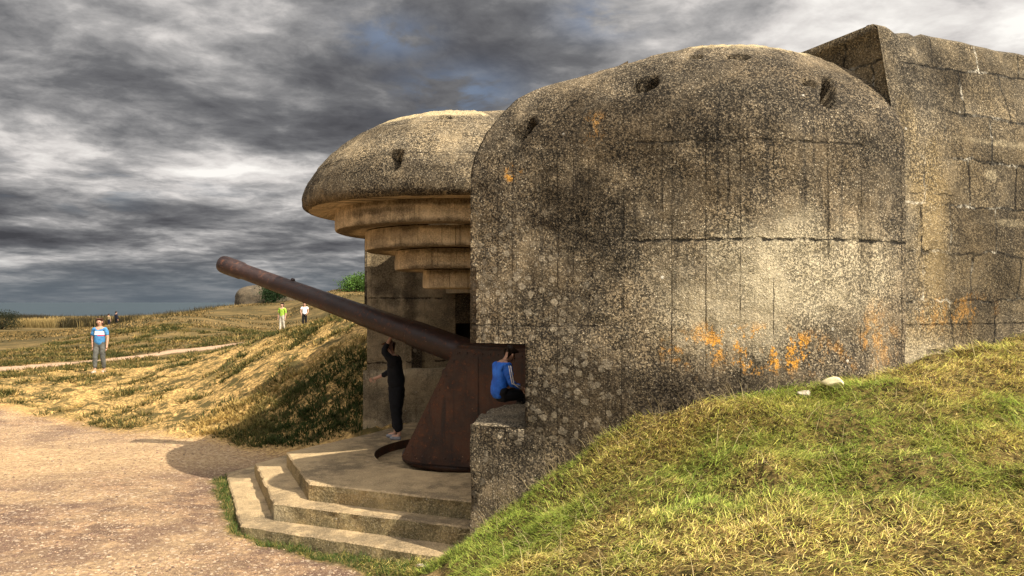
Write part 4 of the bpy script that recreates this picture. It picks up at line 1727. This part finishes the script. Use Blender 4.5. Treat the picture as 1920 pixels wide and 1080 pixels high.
Hm = 1.76
make_person(at_ground(187, 24.0), R(6), Hm, pose(anR=(-.055, -.07, .05), toR=(-.058, -.155, .022), knR=(-.055, -.055, .285), anL=(.06, .05, .045), elR=(-.14, .03, .64), wrR=(-.125, .005, .50)),
            striped_shirt(Hm), grey_t, shoe_l, brhair, 'person in a blue shirt with a white chest band walking on the dry grass', belly=1.1, sleeves=.85)
make_person(at_ground(529, 45.0), R(-12), 1.76, pose(anR=(-.05, -.06, .05), toR=(-.05, -.14, .02), anL=(.055, .05, .045)), lime, stone_t, shoe_l, dkhair,
            'person in a lime green shirt and pale trousers walking down below the barrel', sleeves=1.0)
make_person(at_ground(571, 49.0), R(8), 1.68, pose(elL=(.15, -.01, .65), wrL=(.10, -.07, .56), elR=(-.15, -.01, .65), wrR=(-.11, -.06, .55)), white, black, shoe_d, dkhair,
            'person in a white top and black trousers half hidden by the bank', hair_long=True, sleeves=.5)
make_person(at_ground(218, 88.0), R(150), 1.82, pose(), navy, black, shoe_d, dkhair, 'person dressed all in dark clothes standing far off before the tall dry grass', sleeves=2.0)
make_person(at_ground(204, 90.0), R(170), 1.60, pose(elL=(.15, -.03, .66), wrL=(.08, -.09, .62)), olive, navy, shoe_d, dkhair, 'shorter person in an ochre top far off beside the one in dark clothes', sleeves=1.0)

# person in black under the barrel, one hand up on it
w = Vector(((744 - 960) / 1400 * 12.05, 12.05, ZP + .002))
make_person(w, R(-98), 1.60, pose(chest=(0, -.02, .72), neck=(0, -.045, .842), head=(0, -.085, .912), face=(0, -.85, -.5),
            shL=(.10, -.02, .80), elL=(.125, -.10, .89), wrL=(.10, -.04, 1.01), shR=(-.10, -.03, .80), elR=(-.13, -.10, .66), wrR=(-.13, -.25, .60),
            anL=(.055, .045, .045), toL=(.062, -.04, .018), knL=(.055, .005, .285), anR=(-.055, -.03, .045), toR=(-.06, -.115, .018)),
            black, black, shoe_d, brhair, 'person in black clothes standing under the barrel with one arm raised to it', sleeves=1.75, belly=1.25, bulk=1.28)


# person in the blue tracksuit top sitting on the near parapet
def jacket_mat():
    m, t, b = new_mat('blue_jacket')
    ob = t.new('ShaderNodeTexCoord').outputs['Object']
    n = t.noise(ob, 6, 4, .6)
    t.put(b, 'Base Color', t.mix(t.ramp(n, .35, .65), (0.012, 0.085, 0.42), (0.03, 0.17, 0.70)))
    b.inputs['Roughness'].default_value = .55
    return m


Hs = 1.30
sp = Vector(((938 - 960) / 1400 * 8.85, 8.85, Z_PAR + .09))
sp.z = Z_PAR + .03 - .53 * Hs + .075 * Hs + .02
SIT = pose(pelvis=(0, .02, .53), chest=(0, -.005, .71), neck=(0, -.045, .83), head=(0, -.10, .885), face=(0, -.75, -.65),
           shL=(.10, -.02, .795), elL=(.125, -.045, .64), wrL=(.10, -.17, .585), shR=(-.10, -.02, .795), elR=(-.125, -.045, .64), wrR=(-.10, -.17, .585),
           hpL=(.05, -.02, .515), knL=(.065, -.24, .53), anL=(.065, -.26, .30), toL=(.065, -.335, .27), hpR=(-.05, -.02, .515), knR=(-.065, -.24, .53), anR=(-.065, -.26, .30), toR=(-.065, -.335, .27))
blue = make_person(sp, R(118), Hs, SIT, jacket_mat(), black, shoe_d, dkhair, 'person in a bright blue jacket with white sleeve stripes sitting on the near parapet', sleeves=1.9)
for s_, sx in (('L', 1), ('R', -1)):
    for off in (-.012, .012):
        a = Vector(SIT['sh' + s_]) * Hs
        b_ = Vector(SIT['el' + s_]) * Hs
        c_ = Vector(SIT['wr' + s_]) * Hs
        # follows the outside of the sleeve
        pth = [a + Vector((sx * .046 * Hs, off, .01)), a.lerp(b_, .5) + Vector((sx * .0415 * Hs, off, 0)), b_ + Vector((sx * .037 * Hs, off, 0)), b_.lerp(c_, .5) + Vector((sx * .031 * Hs, 0, off)), b_.lerp(c_, .82) + Vector((sx * .027 * Hs, 0, off))]
        V, F = tube_mesh(pth, .0065, 6)
        link('sleeve_stripe', mesh_from('sleeve_stripe', V, F), white, [c for c in bpy.data.objects if c.parent == blue and c.name.startswith('shirt')][0])

# ------------------------------------------------------------------ grass
def leaf_mat(name, trans=.35):
    m, t, b = new_mat(name)
    at = t.new('ShaderNodeAttribute', attribute_name='Col')
    t.put(b, 'Base Color', at.outputs['Color'])
    b.inputs['Roughness'].default_value = .7
    b.inputs['Specular IOR Level'].default_value = .15
    tr = t.new('ShaderNodeBsdfTranslucent')
    t.put(tr, 'Color', at.outputs['Color'])
    mx = t.new('ShaderNodeMixShader')
    t.put(mx, 0, trans)
    t.l.new(b.outputs[0], mx.inputs[1])
    t.l.new(tr.outputs[0], mx.inputs[2])
    out = [n for n in t.n if n.type == 'OUTPUT_MATERIAL'][0]
    t.l.new(mx.outputs[0], out.inputs[0])
    return m


grass_m = leaf_mat('grass_blades')


def blades(x, y, z, length, width, az, lean, col, curl=.35):
    """numpy: bent blades of two quads-and-a-tip; lean = angle from vertical at the root"""
    n = len(x)
    root = np.stack([x, y, z], -1)
    dh = np.stack([np.cos(az), np.sin(az), np.zeros(n)], -1)
    up = np.array([0, 0, 1.0])
    l2 = np.clip(lean + curl, 0, 2.2)
    d1 = dh * np.sin(lean)[:, None] + up * np.cos(lean)[:, None]
    d2 = dh * np.sin(l2)[:, None] + up * np.cos(l2)[:, None]
    tw = az + math.pi / 2 + rng.normal(0, .6, n)
    sd = np.stack([np.cos(tw), np.sin(tw), np.zeros(n)], -1) * (width / 2)[:, None]
    mid = root + d1 * (length * .5)[:, None]
    tip = mid + d2 * (length * .5)[:, None]
    V = np.stack([root - sd, root + sd, mid + sd * .8, mid - sd * .8, tip], 1).reshape(-1, 3)
    b5 = np.arange(n) * 5
    Q_ = np.stack([b5, b5 + 1, b5 + 2, b5 + 3], -1)
    T_ = np.stack([b5 + 3, b5 + 2, b5 + 4], -1)
    shade = np.array([.75, .75, 1.0, 1.0, 1.1])
    C_ = (col[:, None, :] * np.ones(5)[None, :, None]).reshape(-1, 3)
    return V, Q_, T_, C_


def build_grass(name, label, parts, kind='stuff', cat='grass'):
    Vs, Qs, Ts, Cs = [], [], [], []
    o = 0
    for V, Q_, T_, C_ in parts:
        Vs.append(V)
        Qs.append(Q_ + o)
        Ts.append(T_ + o)
        Cs.append(C_)
        o += len(V)
    me = fast_mesh(name, np.concatenate(Vs), np.concatenate(Qs), np.concatenate(Ts))
    vcol(me, 'Col', np.concatenate(Cs))
    ob_ = link(name, me, grass_m, smooth=False)
    tag(ob_, label, cat, kind=kind)
    return ob_


def local_pn(x, y):
    dx_ = x - G.x
    dy_ = y - G.y
    return dx_ * math.cos(CA) + dy_ * math.sin(CA), -dx_ * math.sin(CA) + dy_ * math.cos(CA)


WPOLY = [tuple(p) for p in WC] + [(-13, 5.1), (-13, -4.8), (PB, -4.95), (-1.75, -4.9), (-1.1, -4.7), (-.3, -4.1), (.5, -3.5), (.9, -3.05), (.07, 2.0)]
PPOLY = [(3.32, -1.97), (3.32, 1.04), (1.38, 3.16), (.5, 2.9), (.5, -2.9), (1.0, -3.0), (2.0, -3.0)]


def outside(x, y, pad=.02):
    p, n = local_pn(x, y)
    return (poly_dist(p, n, WPOLY) < -pad) & (poly_dist(p, n, PPOLY) < -pad)


def palette(k, t_):
    """mix of straw, yellow-green, green and brown by noise value and a random draw"""
    straw = np.array([0.88, 0.69, 0.25])
    lime_ = np.array([0.70, 0.66, 0.15])
    green = np.array([0.20, 0.32, 0.045])
    brown = np.array([0.30, 0.185, 0.065])
    c = np.where((t_ < .36)[:, None], brown, straw)
    c = np.where((t_ > .68)[:, None], lime_, c)
    g = np.clip((k - .475) * 6 + rng.normal(0, .35, len(k)), 0, 1)
    c = c * (1 - g[:, None]) + (green * (1 - .55 * t_[:, None]) + lime_ * .55 * t_[:, None]) * g[:, None]
    return c * (np.where(rng.uniform(0, 1, len(k)) < .27, .25, 1.12) * rng.uniform(.65, 1.2, len(k)))[:, None]


# long matted grass on the bank
parts = []
N = 800000
yy = rng.uniform(2.4, 11.5, N * 2)
xx = rng.uniform(-1.6, 10.5, N * 2)
inview = (xx > -.22 * yy - .5) & (xx < .72 * yy + 2.6)
keep = inview & outside(xx, yy, .015)
mg_, mf_, _ = masks(xx, yy)
keep &= (mg_ < .35) & ((xx > -.55) | (mf_ > .3))
dens = np.clip(5.5 / np.hypot(xx, yy), .55, 1.0)
thin = np.clip(fbm(xx, yy, 2.3, 4, 61) * 3.0 - .75, .32, 1)
keep &= rng.uniform(0, 1, len(xx)) < dens * thin
xx, yy = xx[keep][:N], yy[keep][:N]
k = fbm(xx, yy, .75, 4, 62) * .7 + fbm(xx, yy, 2.8, 3, 63) * .3
k = k + np.clip(.9 - np.abs(xx - .1 - (yy - 7) * .3) * .8, 0, 1) * .10
t_ = rng.uniform(0, 1, len(xx))
L_ = rng.uniform(.035, .092, len(xx)) * (.6 + .9 * fbm(xx, yy, 1.3, 3, 64)) * (1 + .35 * (rng.uniform(0, 1, len(xx)) > .93))
sw = fbm(xx, yy, .9, 3, 65) * 9
az = sw + rng.normal(0, 1.0, len(xx))
lean = np.clip(rng.normal(1.22, .30, len(xx)), .05, 1.55)
parts.append(blades(xx, yy, surf_z(xx, yy) - .012 + .05 * rng.uniform(0, 1, len(xx)) ** 2, L_, rng.uniform(.0025, .0052, len(xx)), az, lean, palette(k, t_)))
# pale dead stems lying and standing
M = 2600
i = rng.integers(0, len(xx), M)
parts.append(blades(xx[i] + rng.normal(0, .03, M), yy[i], surf_z(xx[i], yy[i]), rng.uniform(.14, .36, M), rng.uniform(.002, .0034, M), rng.uniform(0, 6.3, M), np.clip(rng.normal(1.15, .3, M), .1, 1.5),
                    np.array([.62, .50, .26]) * rng.uniform(.6, 1.15, M)[:, None], .25))
build_grass('bank_grass', 'long matted yellow-green grass covering the bank in front of the rounded wall', parts)

# wispy stalks along the foot of the near wing
parts = []
M = 170
u_ = rng.uniform(.1, 2.6, M) ** 1.0
ci = np.clip((u_ / WS[-1] * (len(WC) - 1)).astype(int), 0, len(WC) - 1)
pn = WC[ci] + np.abs(rng.normal(.10, .16, M))[:, None] * np.array([.55, .83])
xs = G.x + pn[:, 0] * math.cos(CA) - pn[:, 1] * math.sin(CA)
ys = G.y + pn[:, 0] * math.sin(CA) + pn[:, 1] * math.cos(CA)
ok = outside(xs, ys, .02)
xs, ys = xs[ok], ys[ok]
M = len(xs)
parts.append(blades(xs, ys, surf_z(xs, ys), rng.uniform(.10, .36, M) * rng.uniform(.6, 1.1, M), rng.uniform(.003, .005, M), rng.uniform(2.2, 4.2, M), rng.uniform(.15, .9, M), np.array([.42, .33, .17]) * rng.uniform(.5, 1.1, M)[:, None], .35))
build_grass('dry_stalks', 'thin dry stalks growing against the foot of the rounded wall', parts)

# green fringe along the lowest step
parts = []
N = 26000
xx = rng.uniform(-4.9, .4, N * 4)
yy = rng.uniform(6.4, 12, N * 4)
_, mf_, _ = masks(xx, yy)
keep = (mf_ > .45) & outside(xx, yy, .01)
xx, yy = xx[keep][:N], yy[keep][:N]
n_ = len(xx)
gcol = np.where((rng.uniform(0, 1, n_) < .72)[:, None], np.array([.060, .105, .022]), np.array([.25, .22, .06])) * rng.uniform(.5, 1.3, n_)[:, None]
parts.append(blades(xx, yy, surf_z(xx, yy) - .01, rng.uniform(.04, .13, n_), rng.uniform(.004, .008, n_), rng.uniform(0, 6.3, n_), rng.uniform(.2, 1.2, n_), gcol))
build_grass('step_grass', 'short green grass growing along the edge of the lowest concrete step', parts)

# tufts on the dry bank and field on the left
parts = []
NT_ = 9000
tx = rng.uniform(-26, -2.0, NT_ * 3)
ty = 13.2 + rng.uniform(0, 1, NT_ * 3) ** 1.6 * 32
mg_, mf_, mt_ = masks(tx, ty)
kn = fbm(tx, ty, .8, 4, 71) * .6 + fbm(tx, ty, 3.0, 3, 72) * .4
keep = (mg_ < .3) & (mt_ < .3) & outside(tx, ty, .1) & ((kn > .525) | ((tx > -6.4) & (ty < 15.9) & (kn > .36))) & (tx > -.72 * ty) & (tx < -.1 * ty)
tx, ty, kn = tx[keep][:NT_], ty[keep][:NT_], kn[keep][:NT_]
per = 26
cx = np.repeat(tx, per)
cy = np.repeat(ty, per)
sz = np.repeat(rng.uniform(.05, .20, len(tx)) * (1 + ty / 60), per)
n_ = len(cx)
ang = rng.uniform(0, 6.283, n_)
rr = np.sqrt(rng.uniform(0, 1, n_)) * sz
xs = cx + np.cos(ang) * rr * 1.5
ys = cy + np.sin(ang) * rr * .8
shady = np.clip((xs + 6.2 - (ys - 14) * .22) / 2.0, 0, 1) * np.clip((16.1 - ys) / .9, 0, 1)  # greener tufts here, with the casemate's shadow also put into their colour
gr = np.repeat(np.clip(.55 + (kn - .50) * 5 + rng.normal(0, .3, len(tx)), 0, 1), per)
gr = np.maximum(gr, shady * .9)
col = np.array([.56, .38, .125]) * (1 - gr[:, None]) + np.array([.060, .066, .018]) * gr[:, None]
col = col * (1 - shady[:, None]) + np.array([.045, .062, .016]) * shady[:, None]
col = col * rng.uniform(.55, 1.25, n_)[:, None]
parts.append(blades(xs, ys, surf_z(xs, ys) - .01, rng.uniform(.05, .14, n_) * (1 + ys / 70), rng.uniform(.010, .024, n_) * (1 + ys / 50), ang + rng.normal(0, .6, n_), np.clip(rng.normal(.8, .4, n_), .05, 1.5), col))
# larger, sparser clumps out on the far field
tx = rng.uniform(-52, -6, 16000)
ty = rng.uniform(30, 92, 16000)
mg_, mf_, mt_ = masks(tx, ty)
kn = fbm(tx * .6, ty, .35, 4, 75)
keep = (mt_ < .2) & (kn > .47) & (tx > -.72 * ty) & (tx < -.14 * ty)
tx, ty = tx[keep][:5200], ty[keep][:5200]
per = 14
cx, cy = np.repeat(tx, per), np.repeat(ty, per)
n_ = len(cx)
ang = rng.uniform(0, 6.283, n_)
rr = np.sqrt(rng.uniform(0, 1, n_)) * np.repeat(rng.uniform(.15, .55, len(tx)), per)
xs = cx + np.cos(ang) * rr * 1.8
ys = cy + np.sin(ang) * rr
col = np.where(np.repeat(rng.uniform(0, 1, len(tx)) < .50, per)[:, None], np.array([.060, .052, .020]), np.array([.30, .20, .075])) * rng.uniform(.6, 1.25, n_)[:, None]
parts.append(blades(xs, ys, surf_z(xs, ys) - .02, rng.uniform(.10, .22, n_), rng.uniform(.03, .07, n_), ang, np.clip(rng.normal(.8, .4, n_), .05, 1.5), col))
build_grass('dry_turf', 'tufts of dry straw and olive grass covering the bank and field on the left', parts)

# tall dry grass at the far edge of the field, with dark weeds among it
parts = []
M = 60000
xs = rng.uniform(-95, -24, M)
ys = rng.uniform(92, 112, M) + (xs + 60) * -.12
ok = (xs > -.72 * ys - 3) & (xs < -.32 * ys)
xs, ys = xs[ok], ys[ok]
M = len(xs)
kk = fbm(xs, ys * .3, .35, 3, 81)
dk = kk + rng.normal(0, .05, M) > .60
col = np.where(dk[:, None], np.array([.050, .040, .022]), np.array([.42, .30, .115])) * rng.uniform(.6, 1.2, M)[:, None]
front_ = np.clip((97 - ys) / 5, 0, 1)[:, None]
col = col * (1 - .55 * front_) + np.array([.06, .05, .02]) * .55 * front_
parts.append(blades(xs, ys, surf_z(xs, ys) - .02, rng.uniform(.7, 1.25, M) * np.where(dk, 1.25, 1), rng.uniform(.05, .11, M), rng.uniform(0, 6.3, M), rng.uniform(0, .35, M), col, .2))
build_grass('tall_grass', 'band of tall pale dry grass with dark weeds along the far edge of the field', parts)

# ------------------------------------------------------------------ bushes
leaf_m = leaf_mat('bush_leaves', .25)
bark_m = plain('bark', (.07, .05, .035), .95, .3, 20)


def bush(px, d, wd, ht, name, label, green, n=5200, zoff=0.0, leaf=.07):
    base = at_ground(px, d)
    root = empty(name, base)
    tag(root, label, 'bush', 'bushes in the distance')
    # stems
    Vs = []
    Fs = []
    tips = []
    for k in range(9):
        a = 2 * math.pi * k / 9 + rng.uniform(-.3, .3)
        e = Vector((math.cos(a) * wd * .36 * rng.uniform(.4, 1), math.sin(a) * wd * .36 * rng.uniform(.4, 1), ht * rng.uniform(.55, .9)))
        V, F = tube_mesh([Vector((0, 0, -.15)), e * .45 + Vector((0, 0, .08 * ht)), e], [.06, .035, .012], 6)
        o = len(Vs)
        Vs += V
        Fs += [tuple(i + o for i in f) for f in F]
        tips.append(e)
    link('stems', mesh_from('stems', Vs, Fs), bark_m, root)
    # leaf clumps
    nc = 46
    th = rng.uniform(0, 6.283, nc)
    rc = np.sqrt(rng.uniform(0, 1, nc))
    zc = rng.uniform(.12, .92, nc)
    prof_ = np.sqrt(np.clip(1 - ((zc - .35) / .68) ** 2, .05, 1))
    cx_ = np.cos(th) * rc * prof_ * wd * .5
    cy_ = np.sin(th) * rc * prof_ * wd * .5
    cz_ = zc * ht
    i = rng.integers(0, nc, n)
    s_ = wd * .11
    P = np.stack([cx_[i], cy_[i], cz_[i]], -1) + rng.normal(0, 1, (n, 3)) * np.array([s_, s_, s_ * .75])
    P[:, 2] = np.maximum(P[:, 2], 0)
    a = rng.normal(0, 1, (n, 3))
    a /= np.linalg.norm(a, axis=1, keepdims=True)
    b_ = np.cross(a, rng.normal(0, 1, (n, 3)))
    b_ /= np.linalg.norm(b_, axis=1, keepdims=True)
    ls = (leaf * rng.uniform(.6, 1.4, n))[:, None]
    V = np.stack([P - a * ls, P + b_ * ls * .45, P + a * ls, P - b_ * ls * .45], 1).reshape(-1, 3)
    q = (np.arange(n) * 4)[:, None] + np.arange(4)[None, :]
    me = fast_mesh('foliage', V, q)
    cl = rng.uniform(.55, 1.35, nc)[i] * rng.uniform(.7, 1.3, n)
    vcol(me, 'Col', np.repeat(np.array(green)[None, :] * cl[:, None], 4, axis=0))
    link('foliage', me, leaf_m, root, smooth=False)
    return root


bush(514, 70.5, 2.5, 1.95, 'bush', 'round dark green bush beside the distant concrete bunker', (.018, .040, .012))
bush(672, 60.0, 2.6, 1.2, 'bush', 'bright green shrub on the mound just left of the far wing', (.065, .125, .022))
bush(2, 86.0, 3.6, 2.0, 'bush', 'dark bush at the left end of the tall dry grass', (.022, .026, .012))

# ------------------------------------------------------------------ second bunker in the distance
bk_loc = at_ground(497, 75.0)
bk = empty('distant_bunker', bk_loc + Vector((0, 0, -.4)), R(20))
tag(bk, 'small distant rounded concrete bunker on the crest beside the dark bush', 'bunker')
V = []
F = []
nth, nr = 64, 26
for j in range(nr):
    f = j / (nr - 1)
    if f < .45:
        r, z = 1.0 - .05 * f, f / .45 * 1.0
    else:
        a = (f - .45) / .55 * math.pi / 2
        r, z = .978 * math.cos(a) ** .60, 1.0 + math.sin(a) * 1.15
    for k in range(nth):
        th = 2 * math.pi * k / nth
        ex = abs(math.cos(th)) ** .75 * math.copysign(1, math.cos(th))
        ey = abs(math.sin(th)) ** .75 * math.copysign(1, math.sin(th))
        nz = 1 + (fbm(np.array([th * 3]), np.array([z * 2]), 1.0, 3, 91)[0] - .5) * .06
        V.append((ex * 2.9 * r * nz, ey * 3.2 * r * nz, z))
for j in range(nr - 1):
    for k in range(nth):
        F.append((j * nth + k, j * nth + (k + 1) % nth, (j + 1) * nth + (k + 1) % nth, (j + 1) * nth + k))
me = mesh_from('bunker_shell', V, F)
set_uv(me, np.array([(v[0] + v[1], v[2]) for v in V]))
far_con = concrete('distant_concrete', tan=(.12, .092, .06), grey=(.09, .075, .052), speck=.4, streak=.5, base_dark=.5, bumpd=.05)
link('bunker_shell', me, far_con, bk)
# ------------------------------------------------------------------ loose gravel
N = 26000
yy = 7.0 + rng.uniform(0, 1, N) ** 1.7 * 11
xx = rng.uniform(-13, -.8, N)
mg_, _, _ = masks(xx, yy)
keep = (mg_ > .6) & outside(xx, yy, .03) & (xx > -.72 * yy) & (rng.uniform(0, 1, N) < np.clip(fbm(xx, yy, .8, 4, 95) * 3 - .8, .1, 1))
xx, yy = xx[keep], yy[keep]
n_ = len(xx)
oc = np.array([[1, 0, 0], [-1, 0, 0], [0, 1, 0], [0, -1, 0], [0, 0, 1], [0, 0, -1]], float)
of = np.array([[0, 2, 4], [2, 1, 4], [1, 3, 4], [3, 0, 4], [2, 0, 5], [1, 2, 5], [3, 1, 5], [0, 3, 5]])
rad_ = .006 + .012 * rng.uniform(0, 1, n_) ** 3
jit = rng.uniform(.6, 1.3, (n_, 6, 3)) * np.array([1.2, 1.0, .6])
a_ = rng.uniform(0, 6.28, n_)
P = oc[None] * jit * rad_[:, None, None]
ca, sa = np.cos(a_)[:, None], np.sin(a_)[:, None]
P = np.stack([P[..., 0] * ca - P[..., 1] * sa, P[..., 0] * sa + P[..., 1] * ca, P[..., 2]], -1)
P = P + np.stack([xx, yy, surf_z(xx, yy) + rad_ * .25], -1)[:, None, :]
me = fast_mesh('loose_gravel', P.reshape(-1, 3), None, (of[None] + (np.arange(n_) * 6)[:, None, None]).reshape(-1, 3))
pal = np.array([[.40, .27, .175], [.24, .15, .11], [.46, .34, .22], [.13, .085, .065]])[rng.integers(0, 4, n_)]
vcol(me, 'Col', np.repeat(pal, 6, axis=0))
gm_, t, b = new_mat('gravel_stone')
t.put(b, 'Base Color', t.new('ShaderNodeAttribute', attribute_name='Col').outputs['Color'])
tag(link('loose_gravel', me, gm_, smooth=False), 'loose buff and mauve stones scattered over the trodden gravel forecourt', 'gravel', kind='stuff')

# ------------------------------------------------------------------ stones
stone_m = plain('pale_stone', (.58, .50, .30), .95, .2, 9, bump=.02)
gstone_m = plain('grey_stone', (.36, .31, .24), .95, .25, 9, bump=.02)


def stone(x, y, r, sc, mat, label, up=.4):
    bm = bmesh.new()
    bmesh.ops.create_icosphere(bm, subdivisions=3, radius=1)
    sd_ = rng.integers(0, 999)
    cuts = [(Vector(rng.normal(0, 1, 3)).normalized(), float(rng.uniform(.5, .8))) for _ in range(11)]
    for v in bm.verts:
        c = v.co
        k = 1 + (fbm(np.array([c.x + 3]), np.array([c.y + c.z * 1.7 + 5]), 1.6, 4, int(sd_))[0] - .5) * .45
        p_ = Vector(c)
        for nn, dd_ in cuts:
            ov = p_.dot(nn) - dd_
            if ov > 0:
                p_ -= nn * ov
        v.co = Vector((p_.x * sc[0] * k, p_.y * sc[1] * k, p_.z * sc[2] * k)) * r
    me = bpy.data.meshes.new('stone')
    bm.to_mesh(me)
    bm.free()
    o = link('stone', me, mat)
    o.location = (x, y, float(surf_z(x, y)[0]) + r * sc[2] * up)
    o.rotation_euler = (0, 0, rng.uniform(0, 6))
    tag(o, label, 'stone', 'stones lying in the grass')


def wall_xy(u_, off):
    i = int(np.argmin(abs(WS - u_)))
    tan_ = WC[min(i + 1, len(WC) - 1)] - WC[max(i - 1, 0)]
    nrm = np.array([-tan_[1], tan_[0]]) / np.hypot(*tan_)
    if nrm[1] < 0:
        nrm = -nrm
    q = WC[i] + nrm * off
    return c2w(q[0], q[1])


stone(2.85, 6.60, .11, (1.3, .8, .55), stone_m, 'pale yellow stone half buried in the bank at the foot of the wall', .7)
stone(2.60, 6.64, .07, (1.5, .8, .5), gstone_m, 'small grey stone lying beside the pale yellow stone by the wall', .7)
stone(-.93, 7.55, .05, (1.3, .9, .6), gstone_m, 'small pale stone in the grass below the lowest step', .6)
